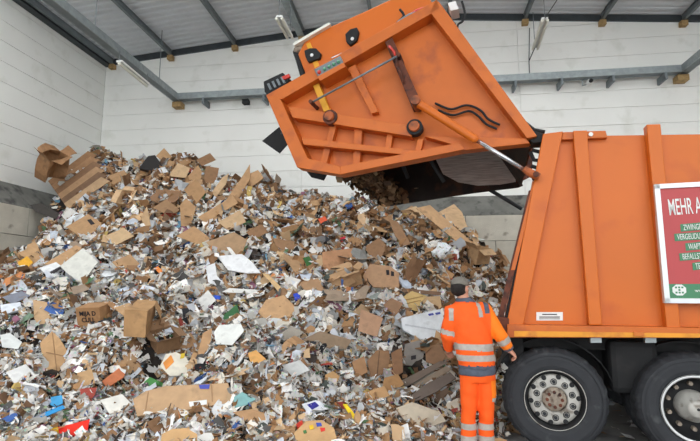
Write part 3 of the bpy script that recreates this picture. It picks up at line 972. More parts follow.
# stack of leaning dark boards right of the middle
for i, (poly, c, w) in enumerate([
        ([(395, 388), (402, 380), (440, 361), (448, 362), (408, 386)], (118, 104, 92), 'topmost of the'),
        ([(392, 396), (410, 387), (446, 366), (452, 369), (418, 390), (398, 400)], (150, 134, 116), 'second of the'),
        ([(408, 398), (426, 384), (450, 372), (456, 378), (436, 392), (414, 402)], (104, 92, 84), 'third of the'),
        ([(412, 384), (422, 372), (440, 371), (430, 383)], (176, 170, 160), 'pale one of the'),
        ([(384, 378), (398, 374), (404, 384), (396, 392), (382, 392)], (170, 128, 84), 'tan one beside the')]):
    S('flat_board', poly, c, w + ' slanting flat boards piled near the worker', 'board', th=.02, lift=.12 + .02 * i, lean=.6)
for poly, c, w in (
        ([(391, 353), (402, 347), (403, 372), (394, 378)], (140, 104, 76), 'dark brown upright carton side between brown carton and grey board'),
        ([(425, 348), (440, 343), (446, 356), (440, 366), (426, 362)], (146, 112, 84), 'dark brown carton side right of the grey board'),
        ([(436, 330), (452, 342), (456, 352), (446, 352), (434, 340)], (190, 154, 114), 'tan carton side below the wide white carton'),
        ([(352, 362), (364, 356), (368, 372), (356, 378)], (170, 130, 94), 'brown carton side left of the upright brown carton'),
        ([(430, 398), (446, 388), (456, 394), (440, 404)], (128, 104, 86), 'dull brown sheet below the slanting boards'),
        ([(446, 404), (458, 398), (460, 410), (450, 416)], (206, 196, 178), 'pale sheet close by the worker legs'),
        ([(366, 392), (384, 386), (390, 396), (372, 402)], (178, 140, 98), 'tan sheet left of the slanting boards'),
        ([(326, 276), (344, 270), (356, 282), (338, 292)], (184, 148, 110), 'brown sheet above the grey bent strip'),
        ([(300, 284), (318, 278), (324, 290), (308, 296)], (170, 134, 100), 'brown sheet right of the blue tub mid slope'),
        ([(276, 336), (292, 326), (304, 332), (288, 344)], (166, 158, 146), 'grey sheet below the crumpled brown sheet'),
        ([(280, 366), (300, 360), (310, 370), (292, 378)], (208, 210, 208), 'pale grey sheet low in the heap middle'),
        ([(198, 300), (208, 290), (216, 300), (204, 312)], (226, 226, 222), 'white sheet left of the dark green wrapper'),
        ([(112, 262), (130, 254), (140, 264), (122, 272)], (176, 140, 102), 'brown sheet right of the pale foam panel'),
        ([(104, 236), (124, 228), (134, 236), (114, 246)], (196, 166, 128), 'tan sheet right of the printed carton lid'),
        ([(6, 372), (26, 364), (36, 376), (16, 386)], (216, 216, 214), 'grey white sheet low at the frame edge'),
        ([(100, 400), (122, 394), (132, 404), (110, 414)], (222, 220, 212), 'white sheet left of the long flat carton')):
    S('waste_sheet', poly, c, w, 'cardboard' if 'brown' in w or 'tan' in w else 'paper', lift=.13, lean=.55)
S('pale_sheet', [(396, 408), (412, 402), (440, 412), (446, 421), (428, 428), (404, 420)], (196, 184, 164), 'crumpled pale sheet near the worker at the foot', 'paper', lift=.12)
# crest: big brown sheets
crest = [([(180, 205), (186, 198), (196, 207), (190, 230), (181, 226)], KR, 'standing brown flap'), ([(168, 176), (178, 163), (190, 168), (186, 178)], KL, 'pale brown carton panel'),
         ([(188, 176), (198, 165), (202, 172), (200, 182), (191, 184)], KR, 'brown square panel'), ([(204, 178), (206, 166), (219, 168), (216, 184), (206, 187)], KD, 'dark brown square panel'),
         ([(212, 192), (222, 178), (229, 173), (226, 184), (215, 198)], KL, 'slim pale brown panel'), ([(198, 217), (233, 196), (238, 203), (205, 223)], KR, 'long brown slanting panel'),
         ([(184, 190), (196, 179), (206, 192), (196, 205)], (176, 138, 98), 'brown folded panel'), ([(226, 200), (240, 180), (250, 164), (250, 178), (240, 198)], KR, 'tall brown leaning panel'),
         ([(153, 208), (166, 199), (180, 210), (170, 216)], (160, 126, 92), 'dull brown panel'), ([(218, 222), (240, 210), (246, 222), (228, 230)], KL, 'wide pale brown panel'),
         ([(141, 217), (147, 206), (151, 226), (144, 228)], (192, 160, 122), 'narrow standing brown flap'), ([(176, 236), (194, 226), (210, 238), (202, 246)], KR, 'broad brown panel under the crest'),
         ([(206, 242), (234, 232), (247, 240), (242, 254), (216, 254)], (178, 146, 112), 'broad dull brown panel above the foam plate'), ([(246, 232), (262, 224), (268, 232), (254, 240)], KD, 'dark brown panel near the tailgate corner'),
         ([(108, 176), (124, 170), (130, 178), (114, 184)], KR, 'low brown panel'), ([(196, 160), (210, 153), (216, 160), (202, 166)], KD, 'small dark brown panel'),
         ([(244, 176), (258, 170), (264, 178), (250, 188)], KR, 'brown panel toward the tailgate')]
for poly, c, w in crest:
    S('cardboard_sheet', poly, c, w + ' on the heap crest', 'cardboard', lift=.18, lean=.7, th=.015)
S('black_crate', [(139, 168), (148, 156), (155, 155), (164, 168), (158, 173)], (36, 32, 32), 'black crate on the crest', 'crate', th=.25, lift=.2, lean=.7)
S('cardboard_sheet', [(156, 156), (164, 148), (172, 157), (166, 164)], KR, 'brown flap beside the black crate on the crest', 'cardboard', lift=.25, lean=.7)
# long stacked cardboards by the side wall
for i in range(6):
    a = (48 + i * 3.2, 186 + i * 4.5 - 2)
    b = (92 + i * 2.6, 154 + i * 5.2)
    poly = [(a[0], a[1] - 3), (b[0] - 4, b[1] - 3), (b[0] + 5, b[1] + 1), (a[0] + 4, a[1] + 2.5)]
    S('cardboard_plank', poly, [(150, 112, 78), (168, 128, 92), (136, 102, 74), (176, 140, 104), (126, 96, 72), (184, 152, 116)][i],
      ['first', 'second', 'third', 'fourth', 'fifth', 'lowest'][i] + ' of the long cardboards stacked by the side wall', 'cardboard', th=.04, lift=.5 - .07 * i, lean=.6)
S('dark_plank', [(30, 205), (42, 203), (60, 214), (56, 219), (36, 212)], (70, 66, 62), 'dark plank at the end of the sloped coping', 'plank', th=.05, lift=.1, lean=.6)

# open boxes with flaps
def crush(me, amt, seed):
    r = random.Random(seed)
    bm = bmesh.new()
    bm.from_mesh(me)
    bmesh.ops.remove_doubles(bm, verts=bm.verts, dist=.0005)
    bmesh.ops.subdivide_edges(bm, edges=bm.edges, cuts=2, use_grid_fill=True)
    k = [(Vector((r.gauss(0, 1), r.gauss(0, 1), r.gauss(0, 1))) * 6, r.uniform(0, 6.3), Vector((r.gauss(0, 1), r.gauss(0, 1), r.gauss(0, .6)))) for _ in range(5)]
    for v in bm.verts:
        v.co += sum((d * math.sin(q.dot(v.co) + ph) for q, ph, d in k), Vector()) * amt * .45
    bm.to_mesh(me)
    bm.free()
    return me
def carton(name, px, py, dims, n, spin, rgb, label, seed, lift=0.0, words=None, at=None, closed=False, squash=.012):
    P = (on_heap(px, py) if at is None else at) + Vector((0, 0, lift))
    if closed:
        b_, fl_ = G().box((0, 0, dims[2] / 2), dims), []
        fl_.append(G().prism([(dims[0] / 2, dims[1] * .1, dims[2]), (dims[0] / 2, dims[1] * .5, dims[2]), (dims[0] * .85, dims[1] * .48, dims[2] * .5), (dims[0] * .9, dims[1] * .12, dims[2] * .45)], (.006, 0, .006)))
    else:
        b_, fl_ = carton_geo(*dims, seed, 0.12)
    m = plain(rgb)
    o = link(name, crush(b_.mesh(name), squash, seed), m, label=label, category='box')
    o.matrix_world = frame_at(P, n, spin)
    bx = [proj(*(o.matrix_world @ Vector((sx * dims[0] / 2, sy * dims[1] / 2, sz * dims[2])))) for sx in (-1, 1) for sy in (-1, 1) for sz in (0.25, 1)]
    x0, x1, y0, y1 = min(q[0] for q in bx), max(q[0] for q in bx), min(q[1] for q in bx), max(q[1] for q in bx)
    CLEAR.append(([(x0, y0), (x1, y0), (x1, y1), (x0, y1)], min(q[2] for q in bx) + .1))
    for g_ in fl_:
        c = link('flap', crush(g_.mesh('flap'), squash, seed), m)
        c.parent = o
    if words:
        for k, wd_ in enumerate(words):
            cu = bpy.data.curves.new('lettering', 'FONT')
            cu.body = wd_
            cu.size = 0.1
            cu.align_x = 'CENTER'
            cu.extrude = 0.001
            cu.offset = 0.002
            cu.materials.append(M['ink'])
            t = bpy.data.objects.new('lettering', text_mesh(cu))
            COL.objects.link(t)
            t.parent = o
            t.location = (0, -dims[1] / 2 - 0.010, dims[2] * (0.55 - 0.36 * k))
            t.rotation_euler = (math.pi / 2, 0, 0)
    return o
carton('crumpled_carton', 55, 163, (.6, .4, .7), (.75, -.55, .9), 0.5, (158, 118, 82), 'tall crumpled brown carton leaning on the side wall', 11, at=onX(47, 176, -9.45), squash=.13)
carton('marked_carton', 96, 326, (.42, .3, .28), (-.05, -.25, 1), 0.12, (172, 130, 90), 'brown carton with hand written black letters low by the side wall', 12, lift=.06, words=['MIJA D', 'CULL'], closed=True, squash=.004)
carton('long_open_carton', 140, 334, (.27, .75, .36), (.12, -.12, 1), -0.42, (184, 144, 100), 'long opened brown carton lying in the lower heap', 13, lift=.05, closed=True)
carton('open_carton', 165, 345, (.35, .3, .2), (.3, -.5, 1), .4, (140, 108, 78), 'open brown carton right of the long opened carton', 14)
carton('open_carton', 476, 262, (.4, .4, .35), (.1, -.3, 1), .3, (190, 156, 118), 'open pale brown carton high beside the truck edge', 15)
carton('open_carton', 350, 285, (.4, .35, .3), (-.2, -.4, 1), .9, (186, 150, 112), 'open brown carton left of the carton with logo blocks', 16)

stuff('paper_scraps', 44000, 3.9, 7.4, 0.045, 0.20, 0.55, 'loose small paper and card scraps over the foot of the heap', asp=(.25, .85))
stuff('paper_scraps', 40000, 7.4, 13.45, 0.07, 0.34, 0.5, 'loose paper and card scraps over the upper slope of the heap', 0.1, (.25, .85))
stuff('paper_shreds', 26000, 3.9, 9.5, 0.04, 0.20, 0.7, 'narrow paper shreds and strips strewn over the lower slope', 0.12, (0.06, 0.2))

m_ = 260
xs_, ys_ = rng.uniform(.2, 3.0, m_), rng.uniform(4.3, 7.6, m_)
cl = np.concatenate([LIN['w'], LIN['b']])[rng.integers(0, len(LIN['w']) + len(LIN['b']), m_)]
nn_ = np.array([0, 0, 1.0]) + rng.normal(0, .18, (m_, 3))
nn_ /= np.linalg.norm(nn_, axis=1, keepdims=True)
link('stray_scraps', sheets_mesh(np.stack([xs_, ys_, rng.uniform(.012, .03, m_)], 1), nn_, rng.uniform(.03, .14, m_), rng.uniform(.2, .8, m_), cl, np.zeros(m_), rng.normal(0, .15, m_), np.abs(rng.normal(0, .03, m_)), 'stray_scraps'),
     'scraps', kind='stuff', label='stray paper scraps on the floor around the truck wheels', category='waste paper')
ANCHORS = [(75, 430, 'the bright red sheet'), (182, 400, 'the long flat carton'), (80, 268, 'the pale foam panel'), (96, 318, 'the hand lettered carton'),
    (238, 264, 'the white foam plate'), (231, 316, 'the dark green wrapper'), (315, 433, 'the spotted box'), (352, 414, 'the yellow strip'), (380, 366, 'the upright brown carton'),
    (413, 357, 'the upright grey board'), (425, 325, 'the wide white carton'), (412, 302, 'the kraft bag'), (380, 277, 'the carton with logo blocks'), (445, 225, 'the long leaning boards'),
    (277, 308, 'the crumpled brown sheet'), (337, 260, 'the folded brown sheet'), (287, 247, 'the dark open carton'), (55, 355, 'the folded brown carton'), (40, 315, 'the curled pale sheet'),
    (114, 378, 'the orange printed carton'), (176, 365, 'the orange printed bag'), (228, 335, 'the broad white sheet'), (148, 330, 'the long opened carton'), (425, 378, 'the slanting boards'),
    (425, 415, 'the crumpled pale sheet'), (314, 407, 'the blue emblem card'), (257, 358, 'the orange card'), (332, 342, 'the grey brown sheet'), (254, 415, 'the curved brown sheet'),
    (244, 400, 'the teal folder'), (15, 297, 'the grey folder'), (10, 341, 'the white sheet at the frame edge'), (85, 226, 'the printed carton lid'), (75, 175, 'the long stacked cardboards'),
    (150, 163, 'the black crate'), (215, 180, 'the square brown crest panels'), (323, 220, 'the orange red scrap'), (178, 435, 'the rounded kraft card'), (57, 408, 'the light blue strip'),
    (162, 271, 'the long orange scrap'), (465, 290, 'the worker'), (345, 200, 'the tailgate mouth'), (25, 264, 'the yellow orange wrapper'), (500, 430, 'the rear truck wheel'), (20, 225, 'the block wall')]
SEEN_LABELS = set()
def whereabouts(px, py, taken, head):
    """a phrase that says where a piece lies, measured from the nearest well known things of the heap"""
    near = sorted(ANCHORS, key=lambda q: math.hypot(q[0] - px, q[1] - py))
    for ax, ay, nm in near[:4]:
        dx, dy = px - ax, py - ay
        d = math.hypot(dx, dy)
        side = ('right of ' if dx > 0 else 'left of ') if abs(dx) > 1.6 * abs(dy) else ('below ' if dy > 0 else 'above ') if abs(dy) > 1.6 * abs(dx) else ('below and ' if dy > 0 else 'above and ') + ('right of ' if dx > 0 else 'left of ')
        head = head if len((head + side + nm).split()) < 14 else head.replace(' piece', '')
        far_ = 'just ' if d < 14 else '' if d < 30 else 'farther ' if d < 55 else 'well '
        lab = head + ' ' + far_ + side + nm
        if lab not in SEEN_LABELS:
            break
    SEEN_LABELS.add(lab)
    return lab

def pieces(name, meshes, states, tones, n, cat, what, smin, smax, tilt, lift, group, ylo=4.2, yhi=13.1, power=1.6, foot=0.35):
    """single things spread over the heap; more of them near the foot where each shows"""
    made = 0
    guard = 0
    while made < n and guard < n * 60:
        guard += 1
        y = ylo + (yhi - ylo) * random.random() ** power
        x = random.uniform(-9.15, 2.6)
        dep = y * math.cos(YAW) - x * math.sin(YAW)
        rt = x * math.cos(YAW) + y * math.sin(YAW)
        pxx = 350 + FPX * rt / dep
        if not (-10 < pxx < 510):
            continue
        if y < float(np.interp(x, FX, FY)) + foot - 0.2:
            continue
        if y < 5.6 and 0.1 < x < 1.4:
            continue
        h = float(H(x, y))
        if covered(x, y, h + .08, .25)[0]:
            continue
        nn = Vector(Hn(np.array(x), np.array(y))) + Vector((random.gauss(0, tilt), random.gauss(0, tilt), random.gauss(0, tilt * .5)))
        if nn.z < 0.05:
            nn.z = 0.05
        k = random.randrange(len(meshes))
        q = random.random() ** 1.5
        s = (smin + (smax - smin) * q) * min(1.1, max(.42, (y - 2.2) / 7.0))
        tone = random.choice(tones)
        o = link(name, meshes[k], tone[1])
        o.material_slots[0].link = 'OBJECT'
        o.material_slots[0].material = M[tone[1]] if isinstance(tone[1], str) else tone[1]
        z = h + lift * s
        o.matrix_world = frame_at(Vector((x, y, z)), nn, random.uniform(0, 6.28)) @ Matrix.Scale(s, 4)
        pyy = 220.5 - FPX * ((z - CAM.z) * math.cos(PITCH) - dep * math.sin(PITCH)) / (dep * math.cos(PITCH) + (z - CAM.z) * math.sin(PITCH))
        size = 'small' if q < .3 else 'larger' if q > .7 else 'mid-sized'
        o['label'] = whereabouts(pxx, pyy, None, size + ' ' + states[k] + ' ' + tone[0] + ' ' + what)
        o['category'] = cat
        o['group'] = group
        made += 1

def tone_mat(name, rgb, prints=0.0, rough=.8, bump=.12):
    def sh(k, d):
        return tuple(max(0, min(255, int(c * k + d))) for c in rgb)
    return tinted(name, [sh(1, 0), sh(1.04, 3), sh(.94, 0), sh(1.02, -3)], rough, prints, bump)
CT_ = [('pale tan', tone_mat('card_pale_tan', (206, 174, 138))), ('tan', tone_mat('card_tan', (190, 154, 116))), ('tan', M['card_tan']), ('brown', tone_mat('card_brown', (172, 134, 98))), ('brown', M['card_brown']),
       ('dark brown', tone_mat('card_dark', (134, 102, 76))), ('grey brown', tone_mat('card_grey', (156, 138, 120)))]
PT_ = [('white', tone_mat('paper_white', (234, 234, 232), 0, .6)), ('off-white', tone_mat('paper_off', (222, 216, 204), 0, .6)), ('light grey', tone_mat('paper_grey', (190, 194, 198), 0, .6)),
       ('bluish white', tone_mat('paper_bluish', (206, 214, 226), 0, .6)), ('printed', tone_mat('paper_printed', (224, 222, 216), .8, .5)), ('printed', M['paper_printed']), ('grey', tone_mat('paper_dull', (150, 152, 150), 0, .7)),
       ('dull green', tone_mat('paper_green', (120, 142, 122), 0, .7))]
FT_ = [('white', tone_mat('film_white', (228, 232, 236), 0, .25, .5)), ('bluish', tone_mat('film_bluish', (198, 208, 224), 0, .25, .5)), ('printed white', tone_mat('film_print', (222, 226, 230), .6, .25, .5)),
       ('grey', tone_mat('film_grey', (176, 182, 188), 0, .3, .5))]

folds = [0, 0, .4, -.5, .9]
cards, cstate, papers, pstate = [], [], [], []
for i in range(20):
    fd = folds[i % 5]
    cards.append(card_mesh('cardboard_sheet', random.uniform(.8, 1.1), random.uniform(.4, .8), 0.012, 100 + i, torn=.1, fold=fd, curl=random.uniform(-.1, .12)))
    cstate.append('flat' if fd == 0 else 'folded' if abs(fd) > .6 else 'bent')
for i in range(20):
    fd = [0, .5, -.6, .9][i % 4]
    papers.append(card_mesh('paper_sheet', random.uniform(.8, 1.1), random.uniform(.4, .8), 0.005, 300 + i, torn=.13, fold=fd, curl=random.uniform(-.3, .3)))
    pstate.append('curled' if fd == 0 else 'folded' if abs(fd) > .6 else 'creased')
films = [crumple_mesh('plastic_bag', 500 + i, .5) for i in range(8)]
boxm = []
for i in range(8):
    b_, fl_ = carton_geo(random.uniform(.8, 1.1), random.uniform(.5, .8), random.uniform(.35, .7), 700 + i)
    for g_ in fl_:
        b_.add(g_.v, g_.f)
    boxm.append(b_.mesh('cardboard_box'))
pieces('cardboard_sheet', cards, cstate, CT_, 290, 'cardboard', 'cardboard piece', .25, .78, .36, .06, 'torn cardboard pieces on the heap', power=.85)
pieces('paper_sheet', papers, pstate, PT_, 290, 'paper', 'paper sheet', .16, .45, .5, .10, 'waste paper sheets on the heap', yhi=12.8, power=1.35)
pieces('plastic_bag', films, ['crumpled'] * 8, FT_, 60, 'bag', 'plastic bag', .2, .4, .3, .05, 'crumpled plastic bags on the heap', yhi=11.5, power=1.2)
pieces('cardboard_box', boxm, ['squashed'] * 8, CT_, 30, 'box', 'open box', .28, .45, .8, -.15, 'squashed open boxes on the heap', ylo=5.5, yhi=12.8, power=1.0)

# ================================================================== the truck
YT = 5.0
TQ, TA = Vector((0.94, 5.0, 0)), math.radians(9.0)     # the truck stands turned by TA about its rear near corner
TW = Vector((0.985, 5.22, 0))                           # where that corner is in the hall
RTI = Matrix.Rotation(TA, 3, 'Z')
def onY(px, py, Y):
    """pixel -> point of the truck's own frame on its plane Y"""
    d = RTI @ ray(px, py)
    c0 = RTI @ (CAM - TW) + TQ
    return c0 + d * ((Y - c0.y) / d.y)
def truck_world(p):
    return RTI.transposed() @ (Vector(p) - TQ) + TW
truck = empty('garbage_truck', (2.2, 6.2, 0), 'orange garbage truck with raised tailgate tipping paper', 'truck')
def yp(poly, Y):
    return [onY(px, py, Y) for px, py in poly]
def pr(name, poly, m, parent, y0=YT, y1=None, Y=None, bevel=0, smooth=False):
    """outline read on the plane Y (default the truck's near side), running in depth from y0 to y1"""
    pts = yp(poly, YT if Y is None else Y)
    pts = [Vector((p.x, y0, p.z)) for p in pts]
    return G().prism(pts, (0, (y1 if y1 is not None else y0 + .1) - y0, 0)).build(name, m, parent, bevel=bevel, smooth=smooth)
def far(pa, pb, X):
    """extend the line through two pixels of the near side to a given X"""
    a, b = onY(*pa, YT), onY(*pb, YT)
    t = (X - a.x) / (b.x - a.x)
    return a + (b - a) * t
XE, YF = 5.7, 7.5
tl_, bl_ = onY(549, 134, YT), onY(509, 329, YT)
tr_, br_ = far((600, 132.5), (700, 131), XE), far((510, 329), (700, 333), XE)
shell = G().prism([Vector((p.x, YT + .09, p.z)) for p in (bl_, tl_, tr_, br_)], (0, YF - YT - .18, 0)).build('body_shell', 'orange', truck)
pr('rear_post', [(543, 134), (563, 131.5), (523, 327), (506, 327)], 'orange', truck, YT - .01, YT + .1, bevel=.008)
pr('side_rib', [(573, 131), (587, 130.5), (602, 325), (589, 325)], 'orange', truck, YT - .01, YT + .1, bevel=.008)
pr('side_rib', [(646, 125), (660, 124.5), (680, 328), (666, 328)], 'orange', truck, YT - .02, YT + .1, bevel=.008)
pr('top_lip', [(563, 131.5), (606, 130), (608, 137), (562, 139)], 'orange_worn', truck, YT + .02, YT + .1, bevel=.004)
c = onY(591, 134, YT)
G().lathe([(0, 0), (.022, 0), (.022, .02)], (c.x, YT + .005, c.z), 14).build('lifting_eye', 'white_paint', truck)
rl = [onY(507, 324, YT), far((507, 324), (700, 327.5), XE), far((507, 337), (700, 337.5), XE), onY(507, 337, YT)]
G().prism([Vector((p.x, YT - .05, p.z)) for p in rl], (0, .2, 0)).build('bottom_rail', 'orange_worn', truck, bevel=.006)
ys = [onY(514, 330.5, YT), far((514, 330.5), (700, 333), XE), far((514, 336), (700, 337), XE), onY(514, 336, YT)]
G().prism([Vector((p.x, YT - .056, p.z)) for p in ys], (0, .01, 0)).build('yellow_stripe', 'rail_yellow', truck)
pr('side_marker_lamp', [(632, 331.5), (642, 331.7), (642, 335.5), (632, 335.3)], 'lens_amber', truck, YT - .075, YT - .05)
for x0 in (591, 646):
    pr('mudguard_bracket', [(x0, 337), (x0 + 11, 337), (x0 + 11, 343), (x0, 343)], 'galvanised', truck, YT + .02, YT + .1)
st = pr('sticker', [(537, 312.5), (564, 312.5), (564, 321), (537, 321)], 'white_paint', truck, YT + .082, YT + .092)
pr('print_line', [(543, 314.3), (558, 314.3), (558, 315.3), (543, 315.3)], 'ink', st, YT + .079, YT + .083)
pr('print_line', [(540, 317), (561, 317), (561, 318), (540, 318)], 'ink', st, YT + .079, YT + .083)
pr('print_line', [(540, 319), (561, 319), (561, 319.6), (540, 319.6)], 'ink', st, YT + .079, YT + .083)
# rear seal, rusty edge strip and bracket
pr('rubber_seal', [(539, 160), (544, 150), (510, 326), (503, 326)], 'black_rubber', truck, YT + .03, YT + .1)
pr('rear_edge_strip', [(529, 190), (534, 190), (503, 320), (497, 320)], 'rust', truck, YT + .02, YT + .12)
pr('rear_edge_tube', [(533, 182), (537, 182), (515, 270), (511, 270)], 'orange_worn', truck, YT + .01, YT + .09)
pr('latch_bracket', [(496, 316), (509, 318), (509, 336), (501, 338), (495, 326)], 'rust', truck, YT - .02, YT + .15, bevel=.01)
# hinge and hoses between body and tailgate
hg = pr('hinge_block', [(527, 127), (545, 133), (546, 141), (533, 142), (524, 134)], 'black_rubber', truck, YT + .03, YT + .25, bevel=.01)
for i, p in enumerate([[(524, 122), (534, 130), (545, 132)], [(532, 150), (540, 152), (545, 149)], [(530, 152), (534, 160), (543, 161)], [(531, 166), (538, 168), (541, 164)]]):
    G().tube([onY(a, b, YT + .12) for a, b in p], .022).build('hydraulic_hose', 'black_rubber', hg, smooth=True)

# chassis, axles, mudguards
zb = bl_.z
ch = G().span((bl_.x + .1, YT + .55, .62), (XE, YT + .75, zb - .02)).span((bl_.x + .1, YF - .75, .62), (XE, YF - .55, zb - .02)).build('chassis_frame', 'chassis', truck)
for x in (1.1, 2.1, 3.3, 4.5):
    G().span((x, YT + .75, .66), (x + .12, YF - .75, zb - .06)).build('cross_member', 'chassis', ch)
G().span((bl_.x + .08, YT + .35, zb - .22), (XE, YT + .5, zb - .02)).build('side_beam', 'chassis', truck)
G().span((1.86, YT + .18, .56), (2.3, YT + .6, 1.08)).build('air_tank', 'chassis', truck, bevel=.06)
G().span((bl_.x + .02, YT + .2, .72), (bl_.x + .14, YF - .2, zb - .05)).build('rear_panel', 'chassis', truck)
w1, w2 = onY(555, 398, YT), onY(697, 401, YT)
WR = 0.5
def mudguard(cx):
    g = G()
    n = 14
    a0, a1 = math.radians(18), math.radians(162)
    prev = None
    for i in range(n + 1):
        a = a0 + (a1 - a0) * i / n
        p = Vector((cx + .59 * math.cos(a), 0, WR + .59 * math.sin(a)))
        if prev is not None:
            g.prism([Vector((prev.x, YT + .2, prev.z)), Vector((p.x, YT + .2, p.z)), Vector((p.x, YT + .2, p.z - .015)), Vector((prev.x, YT + .2, prev.z - .015))], (0, .4, 0))
        prev = p
    return g.build('mudguard', 'chassis', truck)
def wheel(cx, y0, near, kind):
    """truck wheel, outer face at y0; sgn points into the truck"""
    s = 1 if near else -1
    c = Vector((cx, y0, WR))
    rim = .285 if kind == 'flat' else .30
    tyre = [(rim, .05), (rim + .01, .015), (rim + .045, 0.0), (.40, -.004), (.455, .012), (.482, .04), (.497, .075), (.5, .1), (.5, .24), (.497, .265), (.47, .30), (.40, .31), (rim, .27)]
    t = G().lathe([(r, y * s) for r, y in tyre], c, 120, lambda j, k: (-.007 if (j in (5, 6, 7, 8, 9) and (k // 2) % 2) else 0)).build('tyre', 'tyre', truck, smooth=False)
    G().lathe([(.425, -.004 * s), (.428, -.009 * s), (.434, -.003 * s)], c, 72).build('sidewall_ring', 'tyre', t, smooth=True)
    if kind == 'flat':
        r = G().lathe([(rim + .004, .05 * s), (rim + .004, .01 * s), (rim - .012, .008 * s), (rim - .03, .05 * s), (.235, .10 * s), (.235, .2 * s), (0.0, .2 * s)], c, 64).build('rim', 'chassis', truck, smooth=True)
        G().lathe([(rim + .005, .012 * s), (rim - .001, .006 * s), (rim - .006, .011 * s)], c, 64).build('rim_edge', 'hub_grey', r, smooth=True)
        d = G().lathe([(.245, .075 * s), (.235, .055 * s), (.215, .045 * s), (.13, .04 * s), (.12, .05 * s), (.12, .07 * s)], c, 64).build('wheel_disc', 'hub_grey', truck)
        for k in range(10):
            a = 2 * math.pi * (k + .5) / 10
            q = c + Vector((.172 * math.cos(a), 0, .172 * math.sin(a)))
            b = G().lathe([(.031, .046 * s), (.031, .036 * s), (.024, .036 * s), (.024, .046 * s)], q, 14).build('stud_collar', 'chassis', d)
            G().lathe([(0, .024 * s), (.017, .024 * s), (.019, .046 * s)], q, 6).build('wheel_nut', 'tyre', d)
        for k in range(10):
            a = 2 * math.pi * k / 10 + .1
            q = c + Vector((.222 * math.cos(a), 0, .222 * math.sin(a)))
            G().lathe([(0, .040 * s), (.024, .042 * s), (.026, .056 * s)], q, 10).build('vent_hole', 'black_rubber', d)
        h = G().lathe([(0, .03 * s), (.07, .034 * s), (.105, .05 * s), (.118, .07 * s)], c, 40).build('hub', 'hub_rust', truck, smooth=True)
        for k in range(8):
            a = 2 * math.pi * k / 8
            G().lathe([(0, .016 * s), (.016, .018 * s), (.018, .045 * s)], c + Vector((.07 * math.cos(a), 0, .07 * math.sin(a))), 6).build('hub_bolt', 'rust', h)
    else:
        r = G().lathe([(rim + .004, .05 * s), (rim + .004, .0), (rim - .012, .002 * s), (rim - .02, .03 * s), (.262, .06 * s), (.258, .17 * s), (.18, .19 * s), (.0, .19 * s)], c, 64).build('rim', 'chassis', truck, smooth=True)
        G().lathe([(rim + .006, .008 * s), (rim - .006, -.006 * s), (rim - .022, .012 * s)], c, 64).build('rim_edge', 'rim_white', r, smooth=True)
        for k in range(10):
            a = 2 * math.pi * (k + .5) / 10
            G().lathe([(0, .13 * s), (.02, .13 * s), (.022, .19 * s)], c + Vector((.205 * math.cos(a), 0, .205 * math.sin(a))), 6).build('wheel_nut', 'hub_rust', r)
        h = G().lathe([(0, .0), (.06, .0), (.085, .02 * s), (.09, .05 * s), (.13, .07 * s), (.145, .19 * s)], c, 40).build('hub', 'hub_grey', truck, smooth=True)
        G().lathe([(0, -.008 * s), (.012, -.006 * s), (.014, .002 * s)], c, 10).build('hub_bolt', 'black_rubber', h)
wheel(w1.x, YT, True, 'flat')
wheel(w2.x, YT - .02, True, 'deep')
wheel(w2.x, YT + .36, True, 'deep')
wheel(w1.x, YF, False, 'flat')
wheel(w2.x, YF, False, 'deep')
for cx in (w1.x, w2.x):
    mudguard(cx)
    G().tube([(cx, YT + .25, WR), (cx, YF - .25, WR)], .09, 12).build('axle', 'chassis', truck)
for a, b in ((601, 385), (604.5, 393)):
    q = onY(a, b, YT + .12)
    G().ell(q, (.022, .03, .03)).build('air_valve', 'rim_white', truck, smooth=True)

# framed poster on the body side
p0, p1 = onY(653, 185, YT - .03), onY(664, 303, YT - .03)
xl, zt, zbm = (p0.x + p1.x) / 2, p0.z, p1.z
pw_ = 1.55
fr = G()
fw = .045
for a, b in (((xl, zt - fw), (xl + pw_, zt)), ((xl, zbm), (xl + pw_, zbm + fw)), ((xl, zbm), (xl + fw, zt)), ((xl + pw_ - fw, zbm), (xl + pw_, zt))):
    fr.span((a[0], YT - .065, a[1]), (b[0], YT - .0, b[1]))
frame = fr.build('poster_frame', 'alu_frame', truck)
G().span((xl + fw, YT - .045, zbm + fw), (xl + pw_ - fw, YT - .03, zt - fw)).build('poster', 'poster_red', frame)
gz = onY(670, 284, YT).z
G().span((xl + fw, YT - .049, zbm + fw), (xl + pw_ - fw, YT - .044, gz)).build('green_band', 'poster_green', frame)
RT = (math.pi / 2, 0, 0)
q = onY(668.5, 215.5, YT - .03)
text('lettering', 'MEHR A', .225, (q.x, YT - .049, q.z), (math.pi / 2, math.radians(-2), 0), 'white_paint', frame, bold=.001, narrow=.345)
for (x0, ya, yb), wd_ in zip(((679.5, 224.5, 232), (673.5, 234, 241.5), (684.5, 243.5, 251), (678.5, 253.5, 261), (691.5, 263, 270.5)), ('ZWINGET S', 'VERGEUDUNG NA', 'WAPTON', 'BEFALLSTE', 'TEN')):
    a, b = onY(x0, ya, YT - .03), onY(x0, yb, YT - .03)
    wdt = .075 * len(wd_) * .36 + .05
    G().prism([(a.x, YT - .05, a.z), (a.x + wdt, YT - .05, a.z + .02), (a.x + wdt, YT - .05, b.z + .02), (a.x, YT - .05, b.z)], (0, .005, 0)).build('text_band', 'poster_green', frame)
    text('lettering', wd_, .075, (a.x + .022, YT - .053, b.z + .014), (math.pi / 2, math.radians(-2), 0), 'white_paint', frame, narrow=.5)
q = onY(678.5, 290, YT - .03)
G().prism([(q.x + .06 * math.cos(k * math.pi / 4 + .39), YT - .052, q.z + .055 * math.sin(k * math.pi / 4 + .39)) for k in range(8)], (0, .005, 0)).build('emblem', 'white_paint', frame)
